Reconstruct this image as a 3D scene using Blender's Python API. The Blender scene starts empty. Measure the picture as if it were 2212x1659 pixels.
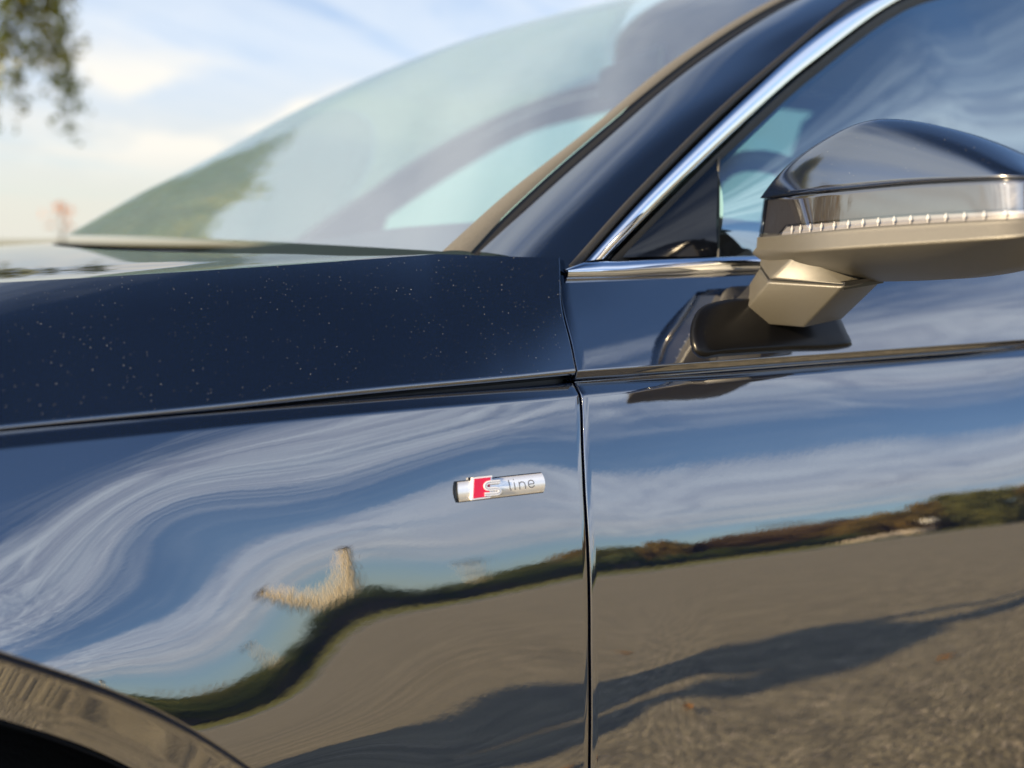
import bpy, bmesh, math, random
import numpy as np
from mathutils import Vector, Matrix
R=math.radians
scene=bpy.context.scene
COL=scene.collection
random.seed(7); rng=np.random.default_rng(11)

# ------------------------------------------------------------------ camera
cam_data=bpy.data.cameras.new('camera'); cam=bpy.data.objects.new('camera',cam_data); COL.objects.link(cam)
cam_data.sensor_width=36.0; cam_data.lens=36.0*1640/2212
cam.location=(0,0,.95)
cam.rotation_euler=(R(90)-math.atan(309.5/1640),0,-R(22))
cam_data.clip_start=.02; cam_data.clip_end=6000
cam_data.dof.use_dof=True; cam_data.dof.focus_distance=.60; cam_data.dof.aperture_fstop=2.6
scene.camera=cam

# ------------------------------------------------------------------ light
SUN_EL=R(21); SUN_AZ=R(-99)          # azimuth from +Y towards +X
sd=Vector((math.sin(SUN_AZ)*math.cos(SUN_EL),math.cos(SUN_AZ)*math.cos(SUN_EL),math.sin(SUN_EL)))
sl=bpy.data.lights.new('sun','SUN'); sl.energy=5.0; sl.angle=R(.55); sl.color=(1,.77,.46)
so=bpy.data.objects.new('sun',sl); COL.objects.link(so)
so.rotation_euler=sd.to_track_quat('Z','Y').to_euler(); so.location=(-8,-3,6)

world=bpy.data.worlds.new('World'); scene.world=world; world.use_nodes=True
scene.view_settings.view_transform='Standard'; scene.view_settings.look='None'
scene.view_settings.gamma=1; scene.view_settings.exposure=1.2
scene.cycles.max_bounces=10; scene.cycles.glossy_bounces=6; scene.cycles.transparent_max_bounces=16

class NT:
    """small node-tree helper"""
    def __init__(s,tree): s.t=tree; s.n=tree.nodes; s.l=tree.links
    def node(s,kind,**kw):
        n=s.n.new(kind)
        for k,v in kw.items(): setattr(n,k,v)
        return n
    def put(s,sock,val):
        if isinstance(val,bpy.types.NodeSocket): s.l.new(val,sock)
        else: sock.default_value=val
    def math(s,op,a,b=0.0,c=None,clamp=False):
        n=s.node('ShaderNodeMath',operation=op,use_clamp=clamp)
        s.put(n.inputs[0],a); s.put(n.inputs[1],b)
        if c is not None: s.put(n.inputs[2],c)
        return n.outputs[0]
    def ramp(s,val,stops,interp='EASE'):
        n=s.node('ShaderNodeValToRGB'); cr=n.color_ramp; cr.interpolation=interp
        while len(cr.elements)<len(stops): cr.elements.new(.5)
        for e,(p,c) in zip(cr.elements,stops):
            e.position=p; e.color=(c,c,c,1) if isinstance(c,(int,float)) else (*c,1)
        s.put(n.inputs[0],val); return n.outputs[0]
    def smooth(s,val,a,b):
        n=s.node('ShaderNodeMapRange',interpolation_type='SMOOTHSTEP')
        s.put(n.inputs['Value'],val); n.inputs['From Min'].default_value=a; n.inputs['From Max'].default_value=b
        return n.outputs[0]
    def noise(s,vec,scale,detail=3,rough=.55,dist=0,dim='3D'):
        n=s.node('ShaderNodeTexNoise',noise_dimensions=dim)
        if vec is not None: s.put(n.inputs['Vector'],vec)
        n.inputs['Scale'].default_value=scale; n.inputs['Detail'].default_value=detail
        n.inputs['Roughness'].default_value=rough; n.inputs['Distortion'].default_value=dist
        return n.outputs['Fac']
    def vor(s,vec,scale,feature='F1',out='Distance'):
        n=s.node('ShaderNodeTexVoronoi',feature=feature)
        if vec is not None: s.put(n.inputs['Vector'],vec)
        n.inputs['Scale'].default_value=scale; return n.outputs[out]
    def mix(s,f,a,b,mode='MIX'):
        n=s.node('ShaderNodeMix',data_type='RGBA',blend_type=mode)
        s.put(n.inputs[0],f); 
        for k,v in ((6,a),(7,b)):
            if isinstance(v,tuple) and len(v)==3: v=(*v,1)
            s.put(n.inputs[k],v)
        return n.outputs[2]
    def comb(s,x,y,z):
        n=s.node('ShaderNodeCombineXYZ'); s.put(n.inputs[0],x); s.put(n.inputs[1],y); s.put(n.inputs[2],z); return n.outputs[0]
    def scale(s,vec,k):
        n=s.node('ShaderNodeVectorMath',operation='MULTIPLY'); s.put(n.inputs[0],vec); n.inputs[1].default_value=k; return n.outputs[0]

def build_world():
    w=NT(world.node_tree); w.n.clear()
    sky=w.node('ShaderNodeTexSky',sky_type='NISHITA'); sky.sun_disc=False
    sky.sun_elevation=SUN_EL; sky.sun_rotation=SUN_AZ%(2*math.pi)
    sky.altitude=100; sky.air_density=1.0; sky.dust_density=.8; sky.ozone_density=2.2
    tc=w.node('ShaderNodeTexCoord'); d=tc.outputs['Generated']
    sep=w.node('ShaderNodeSeparateXYZ'); w.l.new(d,sep.inputs[0]); x,y,z=sep.outputs
    zz=w.math('ADD',w.math('MAXIMUM',z,0.0),.07)
    px=w.math('DIVIDE',w.math('MULTIPLY_ADD',x,.819,w.math('MULTIPLY',y,.574)),zz); py=w.math('DIVIDE',w.math('MULTIPLY_ADD',x,-.574,w.math('MULTIPLY',y,.819)),zz)
    # long cirrus streets lying slantwise across the car's axis, seen in perspective on one flat layer
    warp=w.math('MULTIPLY',w.math('SUBTRACT',w.noise(w.comb(w.math('MULTIPLY',px,.35),w.math('MULTIPLY',py,.6),3.1),1.0,3,.5),.5),1.1)
    py2=w.math('ADD',py,warp)
    streak=w.noise(w.comb(w.math('MULTIPLY',px,.26),w.math('MULTIPLY',py2,2.0),0.7),1.55,8,.62,.35)
    fine=w.noise(w.comb(w.math('MULTIPLY',px,2.0),w.math('MULTIPLY',py2,5.0),5.0),1.6,8,.68,1.0)
    cir=w.math('ADD',w.math('MULTIPLY',streak,.68),w.math('MULTIPLY',fine,w.math('MULTIPLY_ADD',w.smooth(y,-.1,.4),-.16,.36)))
    cir=w.math('ADD',cir,w.math('MULTIPLY',w.smooth(y,-.1,.4),.13))
    # how much of each distance of the layer is covered: open gaps and veils
    side=w.ramp(w.math('MULTIPLY_ADD',py,-.1,.0),[(.0,.03),(.055,.03),(.075,.22),(.10,.40),(.165,.42),(.20,.30),(.225,.12),(.26,.14),(.30,.46),(.40,.52),(.50,.40),(.60,.10),(1,.0)])
    front=w.ramp(w.math('MULTIPLY',py,.1),[(.0,.03),(.022,.02),(.045,.22),(.07,.46),(.11,.50),(.15,.30),(.22,.40),(.40,.42),(.60,.36),(1,.40)])
    cov=w.math('MAXIMUM',side,front)
    bank=w.math('MULTIPLY',w.smooth(px,.5,4.0),.10)
    thr=w.math('ADD',cir,w.math('SUBTRACT',w.math('ADD',cov,bank),.60))
    cloud=w.smooth(thr,.02,.50)
    # low heaped clouds beyond the hood (towards +Y)
    az=w.math('ARCTAN2',x,y)
    cum=w.noise(w.comb(w.math('MULTIPLY',az,4.0),w.math('MULTIPLY',z,11.0),2.0),1.5,3,.45)
    cumb=w.math('MULTIPLY',w.smooth(z,.05,.13),w.math('SUBTRACT',1.0,w.smooth(z,.16,.26)))
    cumm=w.math('MULTIPLY',w.math('MULTIPLY',w.smooth(cum,.44,.62),cumb),w.smooth(y,.0,.5))
    hz=w.math('SUBTRACT',1.0,w.smooth(z,.0,.10))
    veilc=w.mix(w.smooth(z,.03,.24),(8.4,8.1,7.4),(7.9,8.7,10.0))
    bright=w.math('MULTIPLY_ADD',w.smooth(y,-.4,.7),-.27,.72)
    vc=w.mix(1.0,veilc,w.comb(bright,bright,bright),'MULTIPLY')
    deep=w.math('MULTIPLY_ADD',w.smooth(z,.85,.985),-.80,1.0); skyc=w.mix(1.0,sky.outputs[0],w.comb(w.math('MULTIPLY',deep,.97),w.math('MULTIPLY',deep,1.03),w.math('MULTIPLY',deep,1.14)),'MULTIPLY')
    col=w.mix(w.math('MULTIPLY',hz,.35),skyc,(3.4,4.3,4.4))
    ruf=w.math('MULTIPLY_ADD',w.math('MULTIPLY',w.smooth(fine,.30,.70),w.math('SUBTRACT',1.0,w.smooth(y,-.1,.4))),.45,w.math('MULTIPLY_ADD',w.smooth(y,-.1,.4),.52,.66)); vc=w.mix(1.0,vc,w.comb(ruf,ruf,w.math('MULTIPLY_ADD',ruf,.8,.2)),'MULTIPLY')
    col=w.mix(w.math('MULTIPLY',cloud,.88),col,vc)
    col=w.mix(w.math('MULTIPLY',cumm,.85),col,(5.7,5.35,4.7))
    bg=w.node('ShaderNodeBackground'); w.put(bg.inputs[0],col); bg.inputs[1].default_value=.085
    out=w.node('ShaderNodeOutputWorld'); w.l.new(bg.outputs[0],out.inputs[0])
build_world()

# ------------------------------------------------------------------ object helpers
def tag(o,label=None,cat=None,group=None,kind=None):
    if label: o['label']=label
    if cat: o['category']=cat
    if group: o['group']=group
    if kind: o['kind']=kind
    return o
WT={}                                    # world position of each thing's own origin (parts are modelled in world space)
def empty(name,loc=(0,0,0)):
    o=bpy.data.objects.new(name,None); COL.objects.link(o); o.location=loc; o.empty_display_size=.2; WT[o.name]=Vector(loc); return o
def obj(name,verts,faces,mat,parent=None,smooth=True,loc=None):
    me=bpy.data.meshes.new(name)
    me.from_pydata([tuple(map(float,v)) for v in verts],[],[tuple(int(i) for i in f) for f in faces])
    me.validate(); 
    if smooth: me.polygons.foreach_set('use_smooth',[True]*len(me.polygons))
    me.update()
    o=bpy.data.objects.new(name,me); COL.objects.link(o)
    if mat: me.materials.append(mat)
    if parent:
        o.parent=parent; o.matrix_parent_inverse=Matrix.Translation(-WT.get(parent.name,Vector((0,0,0))))
    if loc is not None: o.location=loc; WT[o.name]=Vector(loc)
    return o
def grid_faces(nu,nv,off=0,flip=False,close=False):
    f=[]
    for i in range(nu-1):
        for j in range(nv-1 if not close else nv):
            j2=(j+1)%nv
            a,b,c,d=off+i*nv+j,off+i*nv+j2,off+(i+1)*nv+j2,off+(i+1)*nv+j
            f.append((a,d,c,b) if flip else (a,b,c,d))
    return f
def grid(name,P,mat,parent=None,flip=False,smooth=True,sharp=None):
    P=np.asarray(P,float); nu,nv=P.shape[:2]
    o=obj(name,P.reshape(-1,3),grid_faces(nu,nv,0,flip),mat,parent,smooth)
    return o
class MB:
    def __init__(s): s.v=[]; s.f=[]
    def add(s,v,f):
        o=len(s.v); s.v+= [tuple(map(float,p)) for p in v]; s.f+=[tuple(i+o for i in q) for q in f]
    def box(s,c,h,m=None):
        v=[(c[0]+a*h[0],c[1]+b*h[1],c[2]+d*h[2]) for a in(-1,1) for b in(-1,1) for d in(-1,1)]
        if m is not None: v=[tuple(m@Vector(p)) for p in v]
        s.add(v,[(0,1,3,2),(4,6,7,5),(0,4,5,1),(2,3,7,6),(0,2,6,4),(1,5,7,3)])
    def grid(s,P,flip=False,close=False):
        P=np.asarray(P,float); s.add(P.reshape(-1,3),grid_faces(P.shape[0],P.shape[1],0,flip,close))
    def tube(s,pts,rad,n=8,caps=True):
        pts=[Vector(p) for p in pts]; rings=[]; 
        if not hasattr(rad,'__len__'): rad=[rad]*len(pts)
        for i,p in enumerate(pts):
            t=(pts[min(i+1,len(pts)-1)]-pts[max(i-1,0)]).normalized()
            a=t.cross(Vector((0,0,1))); 
            if a.length<1e-3: a=t.cross(Vector((1,0,0)))
            a.normalize(); b=t.cross(a)
            rings.append([p+(a*math.cos(k*2*math.pi/n)+b*math.sin(k*2*math.pi/n))*rad[i] for k in range(n)])
        o=len(s.v); s.grid([[tuple(v) for v in r] for r in rings],close=True)
        if caps:
            s.f.append(tuple(o+k for k in range(n))); s.f.append(tuple(o+(len(pts)-1)*n+k for k in reversed(range(n))))
    def build(s,name,mat,parent=None,smooth=True): return obj(name,s.v,s.f,mat,parent,smooth)
def bevel(o,w,seg=2,ang=35):
    m=o.modifiers.new('bevel','BEVEL'); m.width=w; m.segments=seg; m.limit_method='ANGLE'; m.angle_limit=R(ang); return o
def resample(pts,n,smooth=True):
    """n points along a polyline through pts (Catmull-Rom)"""
    p=np.asarray(pts,float)
    d=np.r_[0,np.cumsum(np.linalg.norm(np.diff(p,axis=0),axis=1))]; t=np.linspace(0,d[-1],n)
    q=np.vstack([2*p[0]-p[1],p,2*p[-1]-p[-2]]); dd=np.r_[-(d[1]-d[0]),d,2*d[-1]-d[-2]]
    out=[]
    for v in t:
        i=min(max(np.searchsorted(d,v,side='right')-1,0),len(d)-2); h=d[i+1]-d[i]; u=(v-d[i])/h
        p0,p1,p2,p3=q[i],q[i+1],q[i+2],q[i+3]
        m1=(p2-p0)/(dd[i+2]-dd[i])*h; m2=(p3-p1)/(dd[i+3]-dd[i+1])*h
        out.append((2*u**3-3*u**2+1)*p1+(u**3-2*u**2+u)*m1+(-2*u**3+3*u**2)*p2+(u**3-u**2)*m2)
    return np.array(out)

# ------------------------------------------------------------------ materials
def material(name,col=(.5,.5,.5),rough=.5,metal=0,ior=1.5,spec=.5,coat=0):
    m=bpy.data.materials.new(name); m.use_nodes=True; b=m.node_tree.nodes['Principled BSDF']
    b.inputs['Base Color'].default_value=(*col,1); b.inputs['Roughness'].default_value=rough
    b.inputs['Metallic'].default_value=metal; b.inputs['IOR'].default_value=ior
    b.inputs['Specular IOR Level'].default_value=spec; b.inputs['Coat Weight'].default_value=coat
    return m,NT(m.node_tree),b
M={}
def bump(t,b,h,strength,dist):
    n=t.node('ShaderNodeBump'); n.inputs['Strength'].default_value=strength; n.inputs['Distance'].default_value=dist
    t.put(n.inputs['Height'],h); t.l.new(n.outputs[0],b.inputs['Normal']); return n
def obco(t): return t.node('ShaderNodeTexCoord').outputs['Object']

def paint(name,dust_or_haze,rough=.012,ior=3.7):
    m,t,b=material(name,(.0035,.007,.020),rough,0,ior)
    co=obco(t)
    # fine dust grains lying on the paint, a few larger
    fac=None
    for sc,thr,r in ((500,.75,.175),(250,.93,.12)):
        v=t.node('ShaderNodeTexVoronoi',feature='F1'); t.put(v.inputs['Vector'],co); v.inputs['Scale'].default_value=sc
        rnd=t.node('ShaderNodeSeparateColor'); t.l.new(v.outputs['Color'],rnd.inputs[0])
        on=t.math('GREATER_THAN',rnd.outputs[0],thr)
        rad=t.math('MULTIPLY_ADD',rnd.outputs[1],r*.75,r*.25)
        dot=t.math('MULTIPLY',on,t.math('LESS_THAN',v.outputs['Distance'],rad))
        dot=t.math('MULTIPLY',dot,t.math('MULTIPLY_ADD',rnd.outputs[2],.6,.3))
        fac=dot if fac is None else t.math('MAXIMUM',fac,dot)
    cl=t.smooth(t.noise(co,7,4),.24,.55)
    fac=t.math('MULTIPLY',t.math('MULTIPLY',fac,cl),dust_or_haze)
    b.inputs['Base Color'].default_value=(.0035,.007,.020,1)
    d=t.node('ShaderNodeBsdfDiffuse'); d.inputs[0].default_value=(.50,.50,.47,1)
    mx=t.node('ShaderNodeMixShader'); t.put(mx.inputs[0],fac); t.l.new(b.outputs[0],mx.inputs[1]); t.l.new(d.outputs[0],mx.inputs[2])
    t.l.new(mx.outputs[0],t.n['Material Output'].inputs[0])
    h=t.math('ADD',t.noise(co,260,2,.5),t.math('MULTIPLY',t.noise(co,90,1,.5),1.5))
    bump(t,b,h,.015,.0006)
    return m
M['paint']=paint('navy_paint',.10)
M['paint_dusty']=paint('navy_paint_dusty',.65)
M['paint_cap']=paint('navy_paint_cap',.25,.13,3.2)
m,t,b=material('gap_black',(.004,.004,.005),.35); M['black']=m
m,t,b=material('seal_rubber',(.018,.018,.018),.55); bump(t,b,t.noise(obco(t),300,3),.2,.001); M['rubber']=m
m,t,b=material('gloss_black',(.004,.005,.008),.06,0,1.55); bump(t,b,t.noise(obco(t),60,2),.02,.002); M['gloss']=m
m,t,b=material('chrome',(.83,.86,.92),.045,1.0); bump(t,b,t.noise(obco(t),140,2),.02,.001); M['chrome']=m
m,t,b=material('badge_chrome',(1,1,1),.28,.7); bump(t,b,t.noise(obco(t),300,2),.015,.001); M['badge']=m
m,t,b=material('matte_trim',(.22,.2,.17),.62); t.put(b.inputs['Base Color'],t.mix(t.noise(obco(t),500,3),(.075,.073,.068),(.12,.115,.105))); M['trim']=m
def grainy(name,c1,c2,rough,ior=1.5):
    m,t,b=material(name,c1,rough,0,ior); co=obco(t)
    t.put(b.inputs['Base Color'],t.mix(t.noise(co,900,3,.7),c1,c2)); bump(t,b,t.noise(co,1500,3,.7),.35,.0006); return m
M['housing']=grainy('grey_plastic',(.032,.030,.024),(.070,.064,.050),.48,2.1)
M['dark_plastic']=grainy('dark_plastic',(.006,.006,.007),(.011,.011,.012),.32)
m,t,b=material('foot_reflection_black',(.003,.003,.0035),.30,0,1.35); bump(t,b,t.noise(obco(t),700,3),.1,.0004); M['foot']=m
M['liner']=grainy('liner_felt',(.006,.006,.006),(.012,.012,.012),.9)
m,t,b=material('badge_red',(.58,.006,.05),.25); t.put(b.inputs['Base Color'],t.mix(t.noise(obco(t),200,2),(.55,.006,.05),(.66,.008,.06))); M['red']=m
m,t,b=material('badge_silver',(.86,.86,.88),.25,.35); bump(t,b,t.noise(obco(t),400,2),.02,.001); M['silver']=m
m,t,b=material('badge_letter',(.16,.17,.20),.5,.2); bump(t,b,t.noise(obco(t),400,2),.02,.001); M['letter']=m
m,t,b=material('tyre',(.012,.012,.012),.8); bump(t,b,t.noise(obco(t),90,4),.4,.004); M['tyre']=m
m,t,b=material('wheel_alloy',(.5,.5,.52),.3,.9); bump(t,b,t.noise(obco(t),60,2),.05,.002); M['alloy']=m
def glass(name,tint,ior,rough=.0,bumpk=.0,dust_or_haze=.0,gcol=(1,1,1)):
    m=bpy.data.materials.new(name); m.use_nodes=True; t=NT(m.node_tree); t.n.clear()
    tr=t.node('ShaderNodeBsdfTransparent'); tr.inputs[0].default_value=(*tint,1)
    gl=t.node('ShaderNodeBsdfGlossy'); gl.inputs['Roughness'].default_value=rough; gl.inputs['Color'].default_value=(*gcol,1)
    fr=t.node('ShaderNodeFresnel'); geo=t.node('ShaderNodeNewGeometry')
    t.put(fr.inputs[0],t.math('MULTIPLY_ADD',geo.outputs['Backfacing'],1/ior-ior,ior))     # a thin pane reflects alike from both sides
    n=t.node('ShaderNodeBump'); n.inputs['Strength'].default_value=.02+bumpk; n.inputs['Distance'].default_value=.001
    t.put(n.inputs['Height'],t.noise(obco(t),14,2)); t.l.new(n.outputs[0],gl.inputs['Normal']); t.l.new(n.outputs[0],fr.inputs['Normal'])
    mx=t.node('ShaderNodeMixShader'); t.l.new(fr.outputs[0],mx.inputs[0]); t.l.new(tr.outputs[0],mx.inputs[1]); t.l.new(gl.outputs[0],mx.inputs[2])
    o=t.node('ShaderNodeOutputMaterial'); last=mx.outputs[0]
    if dust_or_haze:                                  # bluish-white haze put into the glass colour, in place of glare and sky sheen
        df=t.node('ShaderNodeBsdfDiffuse'); df.inputs[0].default_value=(.66,.76,.90,1)
        m2=t.node('ShaderNodeMixShader'); t.put(m2.inputs[0],t.math('MULTIPLY_ADD',t.noise(obco(t),6,5,.6),dust_or_haze,dust_or_haze*.5)); t.l.new(last,m2.inputs[1]); t.l.new(df.outputs[0],m2.inputs[2]); last=m2.outputs[0]
    t.l.new(last,o.inputs[0]); return m
M['windshield']=glass('windshield_glass',(.60,.80,.77),6.5,dust_or_haze=.06)
M['side_glass']=glass('side_glass',(.36,.50,.49),5.0,dust_or_haze=.012,gcol=(.80,.94,1.0))
M['far_glass']=glass('far_glass',(.66,.97,.90),1.45)
M['lens']=glass('lamp_lens',(.70,.70,.72),2.7)
m,t,b=material('lens_backing',(.07,.07,.08),.35,.2); bump(t,b,t.noise(obco(t),120,3),.2,.002); M['lens_back']=m
m,t,b=material('lamp_reflector',(.42,.42,.45),.4,.1); bump(t,b,t.noise(obco(t),300,2),.1,.001); M['lamp_ref']=m
m,t,b=material('lamp_prism',(.97,.97,.97),.25); bump(t,b,t.noise(obco(t),500,2),.05,.001); M['prism']=m
def fabric(name,c1,c2,sc=300,rough=.9):
    m,t,b=material(name,c1,rough); co=obco(t)
    t.put(b.inputs['Base Color'],t.mix(t.noise(co,sc,4),c1,c2)); bump(t,b,t.noise(co,sc*1.5,3),.3,.001); return m
M['dash']=fabric('dashboard_plastic',(.03,.032,.036),(.05,.052,.056),200,.6)
M['leather']=fabric('seat_leather',(.015,.015,.016),(.03,.03,.032),120,.5)
M['lining']=fabric('roof_lining',(.22,.22,.22),(.30,.30,.29),200)

# ------------------------------------------------------------------ body side surface (a bicubic spline over the car's length X and height Z)
SIDE=(
61157,59510,58071,56837,55807,54980,54349,53915,53678,53646,53834,54257,54931,55856,57035,58315,59665,60092,58450,57007,55768,54732,53896,53257,52809,
52552,52491,52639,53010,53616,54458,55541,56766,58178,59037,57390,55944,54699,53656,52812,52165,51708,51430,51338,51447,51768,52305,53067,54037,55213,
56592,57992,56339,54886,53635,52584,51732,51074,50610,50315,50200,50283,50564,51047,51729,52631,53744,55056,56963,55302,53842,52583,51524,50662,49992,
49507,49208,49096,49173,49443,49901,50553,51378,52467,53785,55963,54291,52820,51551,50485,49613,48933,48443,48146,48046,48143,48436,48924,49605,50486,
51609,52948,55004,53317,51831,50549,49470,48599,47908,47415,47133,47061,47201,47551,48112,48884,49880,51096,52515,54103,52397,50892,49590,48494,47600,
46912,46433,46175,46145,46348,46781,47446,48342,49466,50810,52360,53281,51553,50025,48700,47580,46670,45976,45508,45279,45299,45575,46108,46896,47935,
49210,50708,52407,52561,50808,49256,47904,46759,45827,45122,44656,44449,44515,44867,45504,46428,47623,49072,50743,52619,51961,50185,48608,47231,46057,
45099,44371,43895,43692,43791,44204,44946,46005,47373,49010,50878,52941,51484,49688,48091,46690,45488,44498,43739,43233,43018,43119,43582,44400,45604,
47148,48994,51076,53376,51144,49337,47727,46309,45083,44060,43259,42711,42450,42535,42987,43878,45172,46919,49017,51345,53840,50931,49124,47515,46092,
44852,43802,42962,42356,42043,42047,42495,43340,44756,46600,48949,51489,54237,50822,49035,47444,46036,44801,43745,42878,42234,41832,41796,42086,42985,
44279,46320,48760,51584,54547,50781,49030,47480,46106,44904,43867,43018,42350,41936,41730,42112,42692,44247,46107,48839,51917,55339,50773,49076,47577,
46279,45117,44145,43357,42777,42331,42221,42188,43313,44130,46471,49498,53019,56573,50778,49134,47691,46438,45376,44507,43858,43403,43221,43058,43317,
44620,46278,48353,49572,53287,56846,50777,49190,47802,46619,45642,44893,44374,44149,44084,44717,44588,46045,47503,48827,50525,53353,57828,50771,49237,
47905,46782,45883,45226,44828,44712,44868,45243,45666,46871,47932,49112,50898,53594,56700,50756,49270,47985,46912,46068,45465,45143,45039,45338,45487,
46462,47033,48172,49632,51044,53758,56122,50726,49276,48028,46987,46167,45591,45252,45232,45287,45903,46509,47184,48297,49712,50969,53331,55890,50663,
49241,48021,47008,46190,45589,45253,45139,45477,45699,46380,47149,48182,49601,51250,53343,55660,50559,49153,47947,46953,46126,45520,45147,45019,45152,
45562,45874,46935,47978,49672,51347,53598,56060,50425,49023,47823,46816,46014,45415,45054,44929,45212,45646,46315,47029,48209,49865,51590,54025,56473,
50273,48877,47679,46685,45894,45324,44994,44936,45272,45742,46262,47106,48283,49990,51726,54180,56763,50142,48749,47559,46572,45802,45258,44968,44954,
45194,45664,46236,46992,48185,49889,51623,54194,56916,50061,48671,47481,46502,45739,45214,44923,44883,45075,45481,45991,46802,47999,49737,51520,54375,
57276,50059,48663,47468,46482,45723,45182,44887,44794,44917,45264,45743,46598,47827,49620,51551,54637,57667,50149,48741,47532,46533,45744,45219,44868,
44753,44787,45038,45575,46411,47676,49542,51536,54697,57858,50351,48925,47700,46673,45864,45244,45028,44803,44759,44894,45328,46200,47538,49400,51393,
54512,57528,50661,49220,47978,46938,46105,45515,45175,44958,44873,44999,45416,46179,47389,48955,50842,53767,56638,51079,49623,48367,47314,46473,45850,
45416,45176,45108,45257,45688,46455,47566,49037,50966,53170,55756,51587,50116,48845,47776,46911,46246,45784,45514,45456,45631,46080,46831,47915,49358,
51108,53194,55427,52173,50685,49398,48309,47420,46732,46243,45964,45906,46090,46543,47288,48348,49726,51439,53337,55453,52814,51310,50006,48900,47991,
47282,46779,46488,46422,46598,47037,47752,48759,50062,51636,53428,55397,53484,51967,50649,49527,48602,47877,47358,47053,46971,47125,47529,48195,49128,
50322,51760,53414,55280,54159,52631,51303,50173,49229,48484,47950,47632,47525,47642,48001,48606,49458,50549,51869,53410,55151,54822,53282,51941,50804,
49841,49079,48527,48192,48057,48134,48445,48989,49766,50771,51993,53438,55092,55463,53906,52551,51388,50421,49648,49077,48708,48546,48595,48862,49351,
50065,51001,52159,53531,55103,56076,54509,53139,51965,50983,50196,49603,49210,49018,49032,49258,49698,50357,51237,52337,53653,55175,56673,55095,53719,
52533,51539,50733,50120,49701,49479,49458,49643,50038,50646,51474,52522,53806,55289,57250,55681,54296,53101,52092,51271,50636,50191,49939,49883,50027,
50376,50935,51713,52711,53961,55488,
)

SX0,SX1,SNX,SZ0,SZ1,SNZ=-1.0,1.4,40,.20,.86,14
SC=np.array(SIDE,float).reshape(SNX+3,SNZ+3)*1e-5
def _b(t): return np.stack([(1-t)**3/6,(3*t**3-6*t**2+4)/6,(-3*t**3+3*t**2+3*t+1)/6,t**3/6],-1)
def side_y(X,Z):
    X=np.asarray(X,float); Z=np.asarray(Z,float); X,Z=np.broadcast_arrays(X,Z)
    a=np.clip((X-SX0)/((SX1-SX0)/SNX),0,SNX-1e-6); i=a.astype(int); bx=_b(a-i)
    b=np.clip((Z-SZ0)/((SZ1-SZ0)/SNZ),0,SNZ-1e-6); j=b.astype(int); bz=_b(b-j)
    y=np.zeros(X.shape)
    for p in range(4):
        for q in range(4): y+=bx[...,p]*bz[...,q]*SC[i+p,j+q]
    return y
YC=1.36                                  # the car's centre plane
Z_CREASE=.83
WHEEL=(-.345,.335); ARCH_R=.460
# ------------------------------------------------------------------ the parked car
REAR_BORDER=[(0.2689,0.5290,0.8498),(0.2718,0.5460,0.8685),(0.2726,0.5610,0.8858),(0.2761,0.5750,0.9029),(0.2830,0.5870,0.9171),(0.2908,0.6000,0.9343),(0.2900,0.6040,0.9352),(0.2474,0.6220,0.9365),(0.1880,0.6400,0.9389)]
RIDGE=[(-0.1300,0.6220,0.9214),(-0.0593,0.6270,0.9250),(0.0198,0.6320,0.9287),(0.1087,0.6360,0.9333),(0.1880,0.6400,0.9389)]
E0_=[(0.2096,0.6934,0.9402),(0.2864,0.7199,0.9970),(0.3899,0.7516,1.0651),(0.5181,0.7924,1.1527),(0.6939,0.8379,1.2501)]
E1_=[(0.2331,0.6792,0.9398),(0.2771,0.6965,0.9769),(0.3666,0.7270,1.0423),(0.5421,0.7819,1.1601),(0.6988,0.8221,1.2464)]
E2_=[(0.2395,0.6742,0.9399),(0.2801,0.6885,0.9705),(0.3718,0.7193,1.0365),(0.5428,0.7734,1.1526),(0.7112,0.8171,1.2464)]
E3_=[(0.2906,0.5956,0.9225),(0.3630,0.6234,0.9821),(0.4950,0.6691,1.0802),(0.6080,0.7029,1.1526),(0.7177,0.7369,1.2256)]
E4_=[(0.3091,0.6002,0.9323),(0.3913,0.6296,0.9955),(0.5273,0.6747,1.0922),(0.6467,0.7116,1.1714),(0.7594,0.7393,1.2308)]
E5_=[(0.3385,0.6010,0.9341),(0.4154,0.6268,0.9893),(0.5176,0.6597,1.0600),(0.6347,0.6954,1.1366),(0.8148,0.7426,1.2376)]
SAIL_=[(0.3459,0.6071,0.9353),(0.4834,0.6520,1.0316),(0.4557,0.6073,0.9357)]

car=empty('parked_car',(.9,YC,0))
tag(car,'glossy navy blue car parked on the asphalt, its flank mirroring sky and ground','car')
def lerp_curve(zs,xs): 
    zs=np.array(zs);xs=np.array(xs);k=np.argsort(zs);zs=zs[k];xs=xs[k]
    return lambda z: np.interp(z,zs,xs)
shut_x=lerp_curve([.20,.45,.5564,.6492,.6975,.7264,.7604,.7965,.8253,.84,.85,.8685,.8858,.9029,.9171,.936],
                  [.2480,.2480,.2483,.2526,.2561,.2580,.2601,.2637,.2683,.2688,.2689,.2718,.2726,.2761,.2830,.2912])
zz=np.linspace(.2,.936,200); xx=shut_x(zz)
for _ in range(6): xx[1:-1]=(xx[:-2]+2*xx[1:-1]+xx[2:])/4
def shut(z): return np.interp(z,zz,xx)
GAP=.0022
def far(P): 
    Q=np.array(P,float); Q[...,1]=2*YC-Q[...,1]; return Q
def crease_row(X):
    X=np.asarray(X,float); return np.stack([X,side_y(X,Z_CREASE+0*X),Z_CREASE+0*X],-1)
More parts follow.
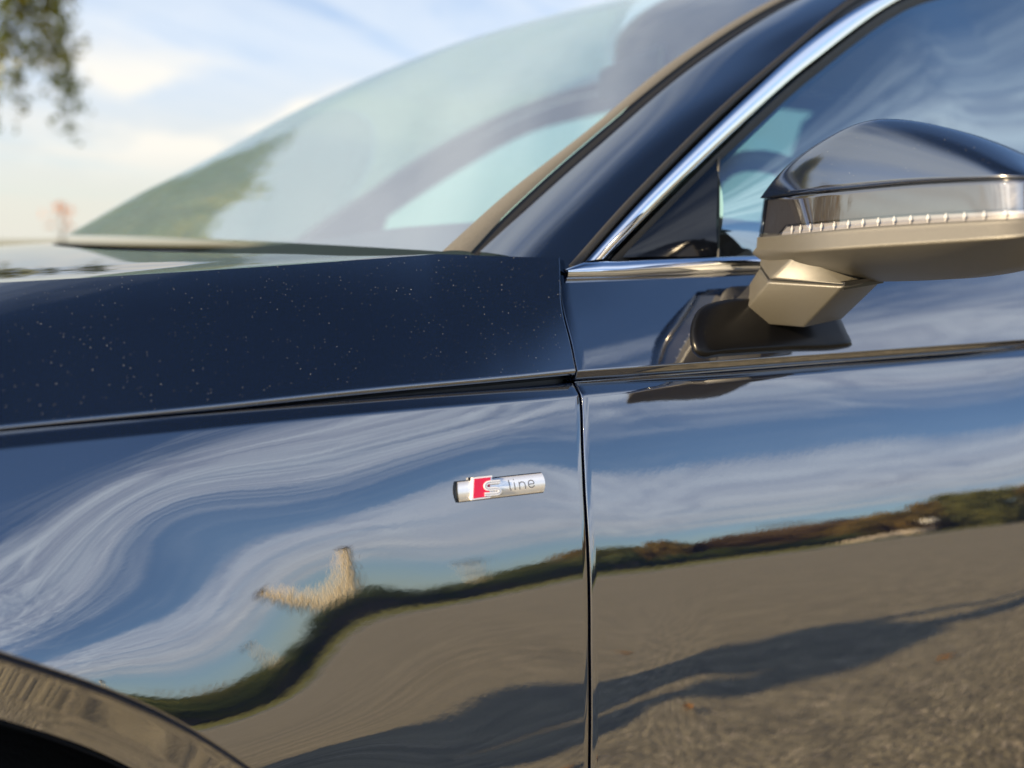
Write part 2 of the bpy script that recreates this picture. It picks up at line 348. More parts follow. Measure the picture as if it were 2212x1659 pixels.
def panel(X,zb,x_rear=None,x_front=None,nt=150,top=True,lip_r=True,lip_f=True):
    """flank panel: columns X, rows from zb(X) to the crease, then chamfer and rolled top edge"""
    X=np.asarray(X,float); t=np.linspace(0,1,nt); t=1-(1-t)**1.25
    Z=zb[:,None]+(Z_CREASE-zb[:,None])*t[None,:]
    XX=np.repeat(X[:,None],nt,1)
    if x_rear is not None:
        w=np.clip((XX-(X[-1]-.13))/.13,0,1); w=w*w*(3-2*w); XX=XX+w*(x_rear(Z)-X[-1])
    if x_front is not None:
        w=np.clip(((X[0]+.13)-XX)/.13,0,1); w=w*w*(3-2*w); XX=XX+w*(x_front(Z)-X[0])
    P=np.stack([XX,side_y(XX,Z),Z],-1)
    c=P[:,-1]
    # crisp crease of 2 mm radius, chamfer facing up, rolled edge into the gap
    off=[(.0009,.0013),(.0022,.0024),(.0040,.0037),(.0080,.0065),(.0112,.0086),(.0122,.0089),(.0131,.0083),(.0135,.0070),(.0137,-.012)]
    rows=[P]+[ (c+np.array([0,dy,dz]))[:,None] for dy,dz in off]
    P=np.concatenate(rows,1)
    def lip(col,sx):
        cols=[]
        for dx,dy in ((.0005,.0002),(.0010,.0007),(.0013,.0016),(.0013,.022)):
            cols.append(col+np.array([sx*dx,dy,0]))
        return np.array(cols)
    if lip_r: P=np.concatenate([P,lip(P[-1],1)],0)
    if lip_f: P=np.concatenate([lip(P[0],-1)[::-1],P],0)
    return P
def arch_z(X,wx=WHEEL[0],sill=.22):
    X=np.asarray(X,float); d=ARCH_R**2-(X-wx)**2
    return np.where(d>0,WHEEL[1]+np.sqrt(np.maximum(d,0)),np.maximum(sill,WHEEL[1]-(np.abs(X-wx)-ARCH_R)*.9))
def side_part(name,P,mat,parent=car,both=True):
    a=grid(name,P,mat,parent,flip=True)
    if both: grid(name,far(P),mat,parent)
    return a
# --- front fender
ang=np.radians(np.linspace(-89.9,89.9,230))
fx=np.concatenate([np.linspace(-.985,-.812,8),WHEEL[0]+ARCH_R*np.sin(ang),np.linspace(.1165,.2683-GAP,46)])
fen=panel(fx,arch_z(fx),x_rear=lambda z:shut(z)-GAP,lip_f=False)
fender=side_part('front_fender',fen,M['paint'])
def arch_flare(wx,name,parent,both=True):
    a=np.radians(np.linspace(-90,90,181)); rows=[]
    ex=wx+ARCH_R*np.sin(a); ez=WHEEL[1]+ARCH_R*np.cos(a); ey=side_y(ex,ez)
    for dr,dy in ((0,0),(-.0010,.0003),(-.0019,.0012),(-.0030,.0024),(-.012,.0068),(-.030,.0150),(-.047,.0225),(-.0485,.0222),(-.0500,.0230),(-.0510,.0250),(-.0512,.055)):
        r=ARCH_R+dr; rows.append(np.stack([wx+r*np.sin(a),ey+dy,WHEEL[1]+r*np.cos(a)],-1))
    P=np.transpose(np.array(rows),(1,0,2))
    grid(name,P,M['paint'],parent,flip=False)
    if both: grid(name,far(P),M['paint'],parent,flip=True)
    # liner
    rows=[]
    for r,y in ((.409,.47),(.405,.52),(.400,.70),(.30,.74),(.05,.75)):
        rows.append(np.stack([wx+r*np.sin(a),0*a+y,WHEEL[1]+r*np.cos(a)],-1))
    P=np.transpose(np.array(rows),(1,0,2)); grid('wheel_arch_liner',P,M['liner'],car)
    if both: grid('wheel_arch_liner',far(P),M['liner'],car)
arch_flare(WHEEL[0],'arch_flare',fender); arch_flare(2.475,'arch_flare',car)
# --- door flank, rear door, rear quarter
def door_panel(name,x0f,x0,x1,nx,zb=.22):
    X=np.linspace(x0,x1,nx); P=panel(X,np.full(nx,zb),x_front=x0f); return side_part(name,P,M['paint'])
door=door_panel('front_door',lambda z:shut(z)+GAP,.2683+GAP,1.300,230)
rdoor=door_panel('rear_door',None,1.305,2.060,50)
qx=np.concatenate([np.linspace(2.064,2.475-ARCH_R-.001,4),2.475+ARCH_R*np.sin(ang[::6]),np.linspace(2.475+ARCH_R+.001,3.35,14)])
quarter=side_part('rear_quarter',panel(qx,arch_z(qx,2.475)),M['paint'])
# dark backing behind the panel gaps
mb=MB()
for z0,z1,x in ((.22,.83,None),):
    Z=np.linspace(.22,.935,60); Y=np.where(Z<.83,side_y(shut(Z),np.minimum(Z,.83))+.021,.5535+(Z-.83)*.72)
    Y=np.asarray(Y); P=np.stack([np.stack([shut(Z)-.02,Y,Z],-1),np.stack([shut(Z)+.02,Y,Z],-1)],0); mb.grid(P)
X=np.linspace(-.98,.27,60); Y=side_y(X,.83)
mb.grid(np.stack([np.stack([X,Y+.024,0*X+.815],-1),np.stack([X,Y+.032,0*X+.855],-1)],0))
mb.build('gap_seal',M['black'],fender)
# --- upper door face with the undercut shoulder line
def upper_door(name,x0f,x0,x1,nx,par):
    X=np.linspace(x0,x1,nx)
    prof=[]                                   # (y,z) from the chamfer's upper end up to the belt
    prof+= [(.5350,.8385),(.5352,.8392),(.5349,.8398),(.5340,.8404),(.5324,.8435),(.5314,.8468),(.5309,.8474),(.5307,.8480),(.5309,.8487),(.5313,.8493)]
    for k in np.linspace(.06,1,26): prof.append((.5313+.0637*k-.0042*math.sin(math.pi*k),.8493+.0715*k))
    prof=np.array(prof); nv=len(prof)
    XX=np.repeat(X[:,None],nv,1)
    if x0f is not None:
        w=np.clip((x0+.12-XX)/.12,0,1); w=w*w*(3-2*w); XX=XX+w*(x0f(prof[None,:,1])-x0)
    rise=.0032*np.clip((XX-.30)/.2,0,1)*np.clip((prof[None,:,1]-.85)/.07,0,1)
    P=np.stack([XX,np.repeat(prof[None,:,0],nx,0),np.repeat(prof[None,:,1],nx,0)+rise],-1)
    lips=[]
    for dx,dy in ((.0005,.0002),(.0010,.0007),(.0013,.0016),(.0013,.022)): lips.append(P[0]+np.array([-dx,dy,0]))
    P=np.concatenate([np.array(lips)[::-1],P],0)
    a=grid(name,P,M['paint'],par,flip=True); b=grid(name,far(P),M['paint'],par)
    return a
upper_door('door_shoulder',lambda z:shut(z)+GAP,.271,1.300,130,door)
upper_door('door_shoulder',None,1.305,2.060,20,rdoor)
upper_door('quarter_shoulder',None,2.064,3.35,20,quarter)

# --- hood
LIPX=[-1.3,-.1177,.0108,.0868,.2099,.2684]; LIPZ=[.8412,.8412,.8436,.8458,.8484,.8500]
def lip_pt(X): 
    z=np.interp(X,LIPX,LIPZ); y=side_y(np.maximum(X,-.985),.83)+np.interp(X,[-.12,.0,.09,.21,.27],[.0156,.0115,.010,.0092,.0072]); return np.stack([X,y,z],-1)
RG=np.array(RIDGE); RX,RY,RZ=RG[:,0],RG[:,1],RG[:,2]
py_=np.polyfit(RX,RY,1); pz_=np.polyfit(RX,RZ,2)
def ridge_pt(X):
    y=np.polyval(py_,X); z=np.where(X>-.2,np.polyval(pz_,X),np.polyval(pz_,-.2)+(X+.2)*.050-np.maximum(0,-.55-X)**2*.08); return np.stack([X,y,z],-1)
NT_=70; NS=170
sU=1-(1-np.linspace(0,1,NS))**1.6
be=np.array(REAR_BORDER[5:])[::-1]                       # rear edge from the ridge out to the corner
def upper_pt(X):
    p=ridge_pt(X); k=X>be[0,0]
    return np.where(k[:,None],np.stack([X,np.interp(X,be[:,0],be[:,1]),np.interp(X,be[:,0],be[:,2])],-1),p)
def section(A,B,t):
    K=A+np.stack([.5*(B[...,0]-A[...,0]),.47*(B[...,1]-A[...,1]),.55*(B[...,2]-A[...,2])],-1)
    t=t[None,:,None]; return (1-t)**2*A[:,None]+2*t*(1-t)*K[:,None]+t*t*B[:,None]
tt=np.linspace(0,1,NT_)
A=lip_pt(-1.12+sU*(.2689-GAP+1.12)); B=upper_pt(-1.12+sU*(be[-1,0]-GAP+1.12))
for _ in range(3): B[1:-1]=(B[:-2]+2*B[1:-1]+B[2:])/4
H=section(A,B,tt)
wS=np.clip((H[...,0]-.14)/.13,0,1); wS=wS*wS*(3-2*wS)
H[...,0]+=wS*((shut(H[-1,:,2])-GAP)-H[-1,:,0])[None,:]
# rolled lower lip
low=[]
for dy,dz in ((.020,-.0100),(.0060,-.0052),(.0030,-.0047),(.0012,-.0036),(.0002,-.0020),(-.0002,-.0010)): low.append(A+np.array([0,dy,dz]))
low=np.stack(low,1); 
H2=np.concatenate([low,H],1)
# rear edge folds down
fold=np.stack([H2[-1]+np.array([.0008,.0006,-.0004]),H2[-1]+np.array([.0012,.002,-.001]),H2[-1]+np.array([.0013,.02,-.012])],0)
H2=np.concatenate([H2,fold],0)
hood=grid('hood',H2,M['paint_dusty'],car,flip=True)
grid('hood_side',far(H2),M['paint_dusty'],hood)
# hood top from ridge to ridge
def back_x(Y):
    q=np.abs((Y-YC)/(.640-YC)); return .188-.388*(1-np.clip(q,0,1)**2.1)
NQ=90; q=np.linspace(-1,1,NQ); top=[]
for s in sU:
    row=[]
    for k in q:
        a=abs(k); Yb=.640; Y=YC+k*(YC-.640)
        X=-1.12+s*(back_x(Y)+1.12)
        r=ridge_pt(np.array(X)); Yr=r[1]; Y=YC+k*(YC-Yr)
        m=1-a; d=.028*(1-(1-m)**1.5)-.0015*math.sin(math.pi*min(1,m/.14))
        row.append((X,Y,r[2]+d))
    top.append(row)
top=np.array(top); grid('hood_top',top,M['paint_dusty'],hood,flip=False)
# black cowl between hood and windshield
cw=[]
for j in range(NQ):
    a=top[-1,j]; cw.append([a+np.array([-.03,0,-.012]),a+np.array([.004,0,-.010]),a+np.array([.05,0,-.016]),a+np.array([.14,0,-.030])])
grid('cowl',np.array(cw),M['dark_plastic'],car,flip=False)
# --- nose of the car (front bumper, out of the picture)
nose=[]
for k in np.linspace(-1,1,41):
    a=abs(k); Y=YC+k*.83; xf=-1.28+.30*a**2.6
    nose.append([(-1.10+.10*a**4,Y,.858-.022*a*a),(xf+.10-.04*(1-a),Y,.845-.02*a*a),(xf+.035,Y,.79),(xf,Y,.68),(xf,Y,.45),(xf+.04,Y,.25),(xf+.2,Y,.18)])
grid('front_bumper',np.array(nose),M['paint'],car)
# --- windshield
E0=resample(E0_+[(.86,.868,1.318),(1.04,.89,1.375)],60)
E1=resample(E1_+[(.87,.856,1.317),(1.05,.878,1.374)],60)
E2=resample(E2_+[(.88,.849,1.316),(1.06,.871,1.372)],60)
E3=resample(E3_+[(.89,.782,1.305),(1.08,.812,1.352),(1.5,.83,1.385),(2.0,.845,1.36),(2.35,.86,1.29)],110)
E4=resample(E4_+[(.93,.782,1.298),(1.11,.808,1.338),(1.5,.823,1.366),(2.0,.836,1.338),(2.33,.85,1.265)],110)
E5=resample(E5_+[(.96,.778,1.283),(1.13,.799,1.320),(1.5,.814,1.346),(2.0,.825,1.315),(2.29,.838,1.240)],110)
ws=[]
for i,n in enumerate(E0):
    t=i/59; bow=.40*(1-t)+.23*t; cr=.018+.010*t
    row=[]
    for k in np.linspace(-1,1,61):
        a=abs(k); row.append((n[0]-bow*(1-a**1.3),YC-k*(YC-n[1])*1.0,n[2]+cr*(1-a*a)))
    ws.append(row)
ws=np.array(ws); windshield=grid('windshield',ws,M['windshield'],car,flip=True)
# --- pillar
def strip(name,A,B,mat,par,bulge=0.0,n=7,both=True,flip=False,dirv=(-.3,-1,.45)):
    dv=np.array(dirv,float); dv/=np.linalg.norm(dv); t=np.linspace(0,1,n)
    P=A[:,None]*(1-t[None,:,None])+B[:,None]*t[None,:,None]+bulge*np.sin(math.pi*t)[None,:,None]**.8*dv
    a=grid(name,P,mat,par,flip)
    if both: grid(name,far(P),mat,par,not flip)
    return a
pillar=strip('windshield_pillar',E2,resample(E3[:62],60),M['paint'],car,.0075,21)
strip('windshield_seal',E0,E1,M['trim'],pillar,.003)
g=np.array([0,.004,-.004]); strip('pillar_groove',E1+g*.3,E2+g,M['rubber'],pillar,.0)
strip('frame_gap',E3+np.array([0,.006,-.002]),E5+np.array([.004,.017,-.006]),M['black'],pillar,0)
mid=E3*.62+E4*.38
for P in (mid,far(mid)):
    mb=MB(); mb.tube([tuple(p) for p in P],.0042,8); mb.build('frame_seal',M['rubber'],pillar)
strip('window_chrome',E4+np.array([0,-.005,0]),E5+np.array([0,.005,0]),M['chrome'],pillar,.0042,11,dirv=(-.2,-1,.2))
inn=E5+np.array([.012,.007,-.010]); strip('glass_channel',E5+np.array([0,.001,-.0005]),inn,M['rubber'],pillar,.001)
# --- belt chrome
def belt(x0,x1,par):
    X=np.linspace(x0,x1,60); rise=np.interp(X,[.27,.34,.37,.47,3],[0,0,.0012,.0035,.0045]); rows=[]
    for a in np.linspace(-100,100,17):
        c,s=math.cos(R(a)),math.sin(R(a)); rows.append(np.stack([X,0*X+.5945-.0055*c+.0030*s,.9248+.0070*s+.0022*c+rise],-1))
    P=np.transpose(np.array(rows),(1,0,2))
    # rounded front end
    if x0<.31:
        k=np.clip((X-x0)/.012,0,1)[:,None]; P[...,2]=P[...,2]+(1-k)*np.clip(.9250-P[...,2]+.0,-1,0)*.9
    a=grid('belt_chrome',P,M['chrome'],par,flip=True); grid('belt_chrome',far(P),M['chrome'],par)
belt(.2895,1.300,door); belt(1.305,2.25,rdoor)
mb=MB(); mb.grid([[(.290,.598,.913),(.290,.622,.932)],[(2.25,.598,.913),(2.25,.622,.936)]],True); mb.build('belt_seal',M['black'],door)
# --- sail panel, side window
A_,B_,C_=(np.array(p) for p in SAIL_)
rows=[]
for t in np.linspace(0,1,16):
    p,q_=A_*(1-t)+B_*t,A_*(1-t)+C_*t
    rows.append([p*(1-u)+q_*u+np.array([0,-.004*math.sin(math.pi*u)*t,0]) for u in np.linspace(0,1,14)])
sail=grid('sail_panel',np.array(rows),M['gloss'],door); grid('sail_panel',far(np.array(rows)),M['gloss'],door,True)
mb=MB(); mb.tube([tuple(B_+np.array([.0012,-.001,0])),tuple(C_+np.array([.0012,-.001,-.004]))],.0016,6); mb.build('glass_edge',M['trim'],door)
e5x,e5y,e5z=E5[:,0],E5[:,1],E5[:,2]
def pane(xb0,xb1,xt0,xt1,par,n=60,name='side_window'):
    P=[]
    for s in np.linspace(0,1,n):
        xb=xb0+(xb1-xb0)*s; xt=xt0+(xt1-xt0)*s; zt=np.interp(xt,e5x,e5z)-.003; yt=np.interp(xt,e5x,e5y)+.010
        b0=np.array((xb,.6095,.928)); b1=np.array((float(xt),float(yt),float(zt)))
        P.append([b0*(1-u)+b1*u+np.array([0,-.016*math.sin(math.pi*u),0]) for u in np.linspace(0,1,30)])
    P=np.array(P); grid(name,P,M['side_glass'],par,flip=True); grid(name,far(P),M['far_glass'],par)
pane(.4540,1.235,.4838,1.20,door); pane(1.315,2.15,1.285,2.10,rdoor)
P=np.array([[(1.228,.606,.928),(1.19,.800,1.322)],[(1.322,.606,.928),(1.295,.805,1.334)]]); grid('middle_pillar',P,M['gloss'],car,True); grid('middle_pillar',far(P),M['gloss'],car)
# --- roof and rear body
rf=[]
E2r=resample([(1.06,.871,1.372),(1.5,.872,1.412),(2.0,.88,1.40),(2.45,.89,1.32),(2.95,.87,1.10)],50)
for i,p in enumerate(E2r):
    row=[]
    for k in np.linspace(-1,1,31):
        a=abs(k); row.append((p[0]-(.20*(1-i/49))*(1-a**2.2),YC-k*(YC-p[1]),p[2]+.034*(1-a*a)))
    rf.append(row)
rf=np.array(rf); roof=grid('roof',rf,M['paint'],car,True)
grid('roof_lining',rf[:40]-np.array([0,0,.03]),M['lining'],roof)
rail=resample(E3[58:],50); strip('roof_rail',E2r[:50],rail,M['paint'],roof,.006,7)
tr=[]
for k in np.linspace(-1,1,31):
    a=abs(k); Y=YC+k*(YC-.565); tr.append([(2.9,Y,1.10-.17*a**6),(3.25,Y,1.05-.12*a**6),(3.42,Y,1.03-.11*a**6),(3.47,Y,.92),(3.48,Y,.6),(3.42,Y,.25)])
grid('rear_body',np.array(tr),M['paint'],car,True)
for P in ([[(2.29,.815,1.24),(2.25,.577,.93)],[(2.95,.86,1.10),(3.36,.565,.93)]],): 
    P=np.array(P); grid('rear_pillar',P,M['paint'],car,True); grid('rear_pillar',far(P),M['paint'],car)
# --- wheels
def wheel(x,y,sgn):
    mb=MB(); prof=[(.215,.0),(.235,-.012),(.30,-.018),(.325,-.008),(.333,.03),(.333,.19),(.325,.23),(.23,.22)]
    rows=[[(x+r*math.cos(a),y+sgn*d,.335+r*math.sin(a)) for r,d in prof] for a in np.linspace(0,2*math.pi,48)]
    mb.grid(np.array(rows)); w=mb.build('wheel',M['tyre'],car)
    mb=MB()
    for k in range(10):
        a=k*math.pi/5; c,s=math.cos(a),math.sin(a); wv=.022
        v=[]
        for r,d in ((.045,.03),(.21,.012)):
            for side in (-1,1):
                v+= [(x+r*c-side*wv*s,y+sgn*d,.335+r*s+side*wv*c),(x+r*c-side*wv*s,y+sgn*(d+.03),.335+r*s+side*wv*c)]
        mb.add(v,[(0,1,3,2),(4,6,7,5),(0,4,5,1),(2,3,7,6),(0,2,6,4),(1,5,7,3)])
    rows=[[(x+r*math.cos(a),y+sgn*d,.335+r*math.sin(a)) for r,d in ((.20,.02),(.217,.005),(.217,.2))] for a in np.linspace(0,2*math.pi,48)]
    mb.grid(np.array(rows)); rows=[[(x+r*math.cos(a),y+sgn*d,.335+r*math.sin(a)) for r,d in ((0.001,.02),(.05,.02),(.055,.06))] for a in np.linspace(0,2*math.pi,24)]
    mb.grid(np.array(rows)); mb.build('rim',M['alloy'],w)
for x in (WHEEL[0],2.475): wheel(x,.485,1); wheel(x,2*YC-.485,-1)
# --- floor pan so that no light comes up from below
mb=MB(); mb.box((1.05,YC,.26),(2.2,.70,.02)); mb.build('floor_pan',M['liner'],car,False)
mb=MB(); mb.box((-.33,YC,.55),(.55,.45,.25)); mb.box((.30,YC,.62),(.02,.72,.24)); mb.build('engine_bulkhead',M['liner'],car,False)

# --- cabin
rows=[]
for k in np.linspace(-1,1,41):
    Y=YC+k*.70; x0=-.06+.28*abs(k)**2.2
    hump=.030*math.exp(-((Y-(YC-.37))/.20)**2)
    rows.append([(x0,Y,.925),(x0+.10,Y,.938),(x0+.28,Y,.955+hump*.5),(.62,Y,.965+hump),(.69,Y,.955+hump),(.71,Y,.90),(.70,Y,.70),(.66,Y,.40)])
dash=grid('dashboard',np.array(rows),M['dash'],car,True)
def torus(c,axis,R1,r1,n=40,m=10):
    ax=Vector(axis).normalized(); a=ax.cross(Vector((0,1,0))).normalized(); b=ax.cross(a); P=[]
    for i in range(n+1):
        th=2*math.pi*i/n; d=a*math.cos(th)+b*math.sin(th); P.append([tuple(Vector(c)+d*(R1+r1*math.cos(f))+ax*r1*math.sin(f)) for f in np.linspace(0,2*math.pi,m)])
    return P
mb=MB(); mb.grid(torus((.86,YC-.37,.90),(.92,0,.38),.185,.016)); mb.box((.85,YC-.37,.90),(.03,.08,.06)); 
mb.box((.855,YC-.37,.90),(.012,.18,.02)); mb.build('steering_wheel',M['leather'],car)
def seat(y):
    mb=MB()
    def slab(pts,hw,ex=2.6,n=24):
        P=[]
        for (x,z,dx,dz,th,w) in pts:
            ring=[]
            for a in np.linspace(0,2*math.pi,n):
                cy=math.copysign(abs(math.cos(a))**(2/ex),math.cos(a)); ct=math.copysign(abs(math.sin(a))**(2/ex),math.sin(a))
                ring.append((x+dx*th*ct,y+cy*hw*w,z+dz*th*ct))
            P.append(ring)
        mb.grid(np.array(P)); 
    slab([(1.0,.50,0,1,.03,.8),(1.03,.51,0,1,.09,.98),(1.3,.50,0,1,.10,1),(1.5,.47,0,1,.09,.95)],.26)
    slab([(1.47,.50,.95,-.3,.05,.9),(1.52,.65,.95,.3,.085,1),(1.60,.90,.95,.3,.075,.98),(1.66,1.08,.95,.3,.05,.8),(1.67,1.11,.95,.3,.01,.6)],.26)
    s=mb.build('seat',M['leather'],car)
    mb.__init__(); slab([(1.655,1.16,.95,.3,.01,.7),(1.66,1.18,.95,.3,.045,1),(1.69,1.30,.95,.3,.045,.95),(1.70,1.33,.95,.3,.01,.6)],.14); mb.build('headrest',M['leather'],s)
seat(YC-.37); seat(YC+.37)
mb=MB(); mb.box((.80,YC,1.265),(.012,.12,.035)); bevel(mb.build('rear_view_mirror',M['dark_plastic'],car,False),.012,3)
for sg in (0,1):
    P=np.array([[(.45,.65,.915),(.5,.69,.40)],[(2.0,.65,.915),(1.95,.69,.40)]]); P=far(P) if sg else P; grid('door_lining',P,M['dash'],door if not sg else car)

# --- door mirror
MIR={
'T':[(0.4726,0.5693,0.9878),(0.4718,0.5581,0.9978),(0.4717,0.5466,1.0066),(0.4722,0.5350,1.0144),(0.4732,0.5230,1.0209),(0.4747,0.5110,1.0263),(0.4763,0.4991,1.0311),(0.4779,0.4873,1.0350),(0.4794,0.4762,1.0393),(0.4810,0.4646,1.0418),(0.4827,0.4521,1.0408),(0.4843,0.4400,1.0393),(0.4859,0.4282,1.0363),(0.4875,0.4169,1.0335),(0.4890,0.4060,1.0298),(0.4904,0.3955,1.0260),(0.4918,0.3853,1.0222),(0.4931,0.3755,1.0179),(0.4945,0.3662,1.0136),(0.4961,0.3574,1.0088),(0.4977,0.3490,1.0041),(0.4995,0.3413,0.9987),(0.5014,0.3339,0.9934),(0.5033,0.3278,0.9867),(0.5054,0.3221,0.9798)],
'L1':[(0.4693,0.5634,0.9866),(0.4592,0.5347,0.9869),(0.4522,0.5111,0.9872),(0.4483,0.4918,0.9870),(0.4469,0.4760,0.9870),(0.4475,0.4630,0.9872),(0.4490,0.4515,0.9875),(0.4505,0.4404,0.9878),(0.4520,0.4296,0.9881),(0.4534,0.4192,0.9884),(0.4548,0.4092,0.9886),(0.4561,0.3994,0.9888),(0.4574,0.3899,0.9888),(0.4587,0.3807,0.9887),(0.4599,0.3718,0.9885),(0.4611,0.3631,0.9884),(0.4622,0.3547,0.9882),(0.4634,0.3465,0.9879),(0.4652,0.3391,0.9878),(0.4681,0.3326,0.9877),(0.4720,0.3270,0.9875),(0.4769,0.3222,0.9870),(0.4830,0.3182,0.9866),(0.4899,0.3158,0.9836),(0.4979,0.3149,0.9779)],
'L2':[(0.4688,0.5666,0.9529),(0.4586,0.5369,0.9538),(0.4516,0.5124,0.9547),(0.4476,0.4925,0.9556),(0.4462,0.4763,0.9565),(0.4468,0.4629,0.9574),(0.4484,0.4511,0.9582),(0.4500,0.4396,0.9590),(0.4515,0.4286,0.9597),(0.4529,0.4179,0.9603),(0.4543,0.4075,0.9607),(0.4557,0.3975,0.9611),(0.4570,0.3878,0.9615),(0.4583,0.3784,0.9618),(0.4596,0.3693,0.9622),(0.4608,0.3604,0.9624),(0.4619,0.3518,0.9627),(0.4631,0.3435,0.9629),(0.4650,0.3360,0.9632),(0.4679,0.3294,0.9635),(0.4718,0.3237,0.9638),(0.4769,0.3189,0.9643),(0.4830,0.3149,0.9648),(0.4901,0.3122,0.9664),(0.4981,0.3124,0.9722)],
'K':[(0.4681,0.5661,0.9438),(0.4559,0.5337,0.9414),(0.4475,0.5073,0.9404),(0.4426,0.4860,0.9413),(0.4407,0.4690,0.9424),(0.4412,0.4553,0.9433),(0.4428,0.4433,0.9442),(0.4444,0.4317,0.9449),(0.4459,0.4205,0.9457),(0.4474,0.4097,0.9464),(0.4488,0.3992,0.9470),(0.4502,0.3891,0.9476),(0.4515,0.3794,0.9482),(0.4528,0.3699,0.9488),(0.4541,0.3608,0.9494),(0.4553,0.3519,0.9499),(0.4564,0.3433,0.9505),(0.4576,0.3350,0.9510),(0.4596,0.3275,0.9515),(0.4628,0.3212,0.9520),(0.4672,0.3160,0.9532),(0.4729,0.3118,0.9547),(0.4798,0.3085,0.9563),(0.4877,0.3083,0.9611),(0.4967,0.3102,0.9680)],
'B':[(0.4759,0.5775,0.9365),(0.4869,0.5731,0.9293),(0.4954,0.5657,0.9223),(0.5018,0.5546,0.9188),(0.5063,0.5412,0.9165),(0.5091,0.5266,0.9154),(0.5112,0.5117,0.9155),(0.5132,0.4974,0.9155),(0.5150,0.4836,0.9162),(0.5168,0.4704,0.9169),(0.5186,0.4576,0.9176),(0.5203,0.4453,0.9185),(0.5219,0.4334,0.9194),(0.5234,0.4219,0.9202),(0.5249,0.4109,0.9217),(0.5264,0.4004,0.9235),(0.5278,0.3902,0.9252),(0.5291,0.3806,0.9279),(0.5298,0.3709,0.9307),(0.5296,0.3611,0.9335),(0.5285,0.3522,0.9385),(0.5266,0.3430,0.9433),(0.5237,0.3343,0.9488),(0.5196,0.3281,0.9567),(0.5147,0.3214,0.9644)],
}
ARM={'t1':(0.4609,0.5632,0.9245),'t2':(0.4503,0.5271,0.9152),'t3':(0.4702,0.4624,0.9144),'b1':(0.4710,0.6031,0.8902),'b2':(0.4586,0.5797,0.8746),'b3':(0.4789,0.5121,0.8760)}

mirror=empty('door_mirror',(.48,.45,.94)); mirror.parent=car; mirror.matrix_parent_inverse=Matrix.Translation(-WT['parked_car'])
T,L1,L2,K_,B0=(np.array(MIR[k]) for k in ('T','L1','L2','K','B'))
fwd=np.array([-.9908,-.1351,0])
def smooth_rows(P,n=2):
    for _ in range(n): P[1:-1]=(P[:-2]+2*P[1:-1]+P[2:])/4
    return P
for P in (T,L1,L2,K_,B0): smooth_rows(P,2)
NP=73
T,L1,L2,K_,B0=(resample(P,NP) for P in (T,L1,L2,K_,B0))
dep=((L1-T)@fwd)[:,None]
# painted cap
K1=T+fwd*dep*.78+np.array([0,0,.30])*(L1-T)[:,2:3]*np.array([0,0,1])*0+np.array([0,0,-.10])*np.abs((L1-T)[:,2:3])
t=np.linspace(0,1,26)[None,:,None]
cap=(1-t)**2*T[:,None]+2*t*(1-t)*K1[:,None]+t*t*(L1[:,None]+np.array([0,0,.0012]))
back=[T+np.array([.010,0,-.001]),T+np.array([.045,.0,-.012])]
cap=np.concatenate([back[1][:,None],back[0][:,None],cap,(L1-fwd*.003+np.array([0,0,.0004]))[:,None]],1)
grid('mirror_cap',cap,M['paint_cap'],mirror,True)
# lens band with the indicator strip
ins=fwd*-.0012
u=np.linspace(0,1,9)[None,:,None]
band=L1[:,None]*(1-u)+L2[:,None]*u+ins
band=np.concatenate([(L1+ins*6)[:,None],band,(L2+ins*6)[:,None]],1)
lens=grid('indicator_lens',band,M['lens'],mirror,True)
bb=(L1*.98+L2*.02)[:,None]*(1-u)+(L2)[:,None]*u-fwd*.0065
grid('lens_backing',bb,M['lens_back'],mirror,True)
i0,i1=int(NP*.16),NP-6
lo=(L1*.0+L2*1.0); hi=L1*.25+L2*.75
st=np.stack([hi[i0:i1]-fwd*.0058,lo[i0:i1]-fwd*.0052],1); st[0,0]=st[0,1]+np.array([0,0,.001])
lamp=grid('indicator_strip',st,M['lamp_ref'],mirror,True)
mb=MB(); mb.tube([tuple(p-fwd*.004) for p in [lo[i0-2]]+list(hi[i0+2:i1])],.0006,5); mb.build('lamp_edge',M['dark_plastic'],lamp)
NTK=16
for k in range(NTK):
    s=i0+5+(i1-i0-8)*k/(NTK-1); i=int(s); f=s-i
    a=(hi[i]*(1-f)+hi[i+1]*f); b=(lo[i]*(1-f)+lo[i+1]*f); m_=(a+b)/2-fwd*.0030
    tz=(a-b)/2*.86; w=.0010; side=np.array([.135,-.99,0])
    prof=[(-1,.35),(-.35,.75),(0,1.35),(.4,.8),(1,.3)]
    rows=[]
    for h,ww in prof:
        c=m_+tz*h; rows.append([c-side*w*ww,c+fwd*w*ww*1.2,c+side*w*ww])
    mb=MB(); mb.grid(np.array(rows),True); mb.build('light_prism',M['prism'],lamp)
# inboard end cap of the lens: ribbed dark end
mb=MB()
for k in range(3):
    p0=L1[0]+np.array([.006+.004*k,.001+.0025*k,0]); p1=L2[0]+np.array([.006+.004*k,.001+.0025*k,0])
    mb.tube([tuple(p0),tuple(p1)],.0022,8)
mb.build('lens_end',M['gloss'],mirror)
# lower housing
v=np.linspace(0,1,8)[None,:,None]; t=np.linspace(0,1,24)[None,:,None]
f1=L2[:,None]*(1-v)+K_[:,None]*v
dk=((K_-B0)@fwd)[:,None]
C2=B0+fwd*dk*.66+np.array([0,0,1])*((K_-B0)[:,2:3])*.30
f2=(1-t)**2*K_[:,None]+2*t*(1-t)*C2[:,None]+t*t*B0[:,None]
lowh=np.concatenate([(L2-fwd*.004)[:,None],(L2+fwd*.0006)[:,None],f1[:,1:],f2[:,1:],(B0+np.array([.03,0,.0005]))[:,None],(B0+np.array([.05,0,.012]))[:,None]],1)
grid('lower_housing',lowh,M['housing'],mirror,True)
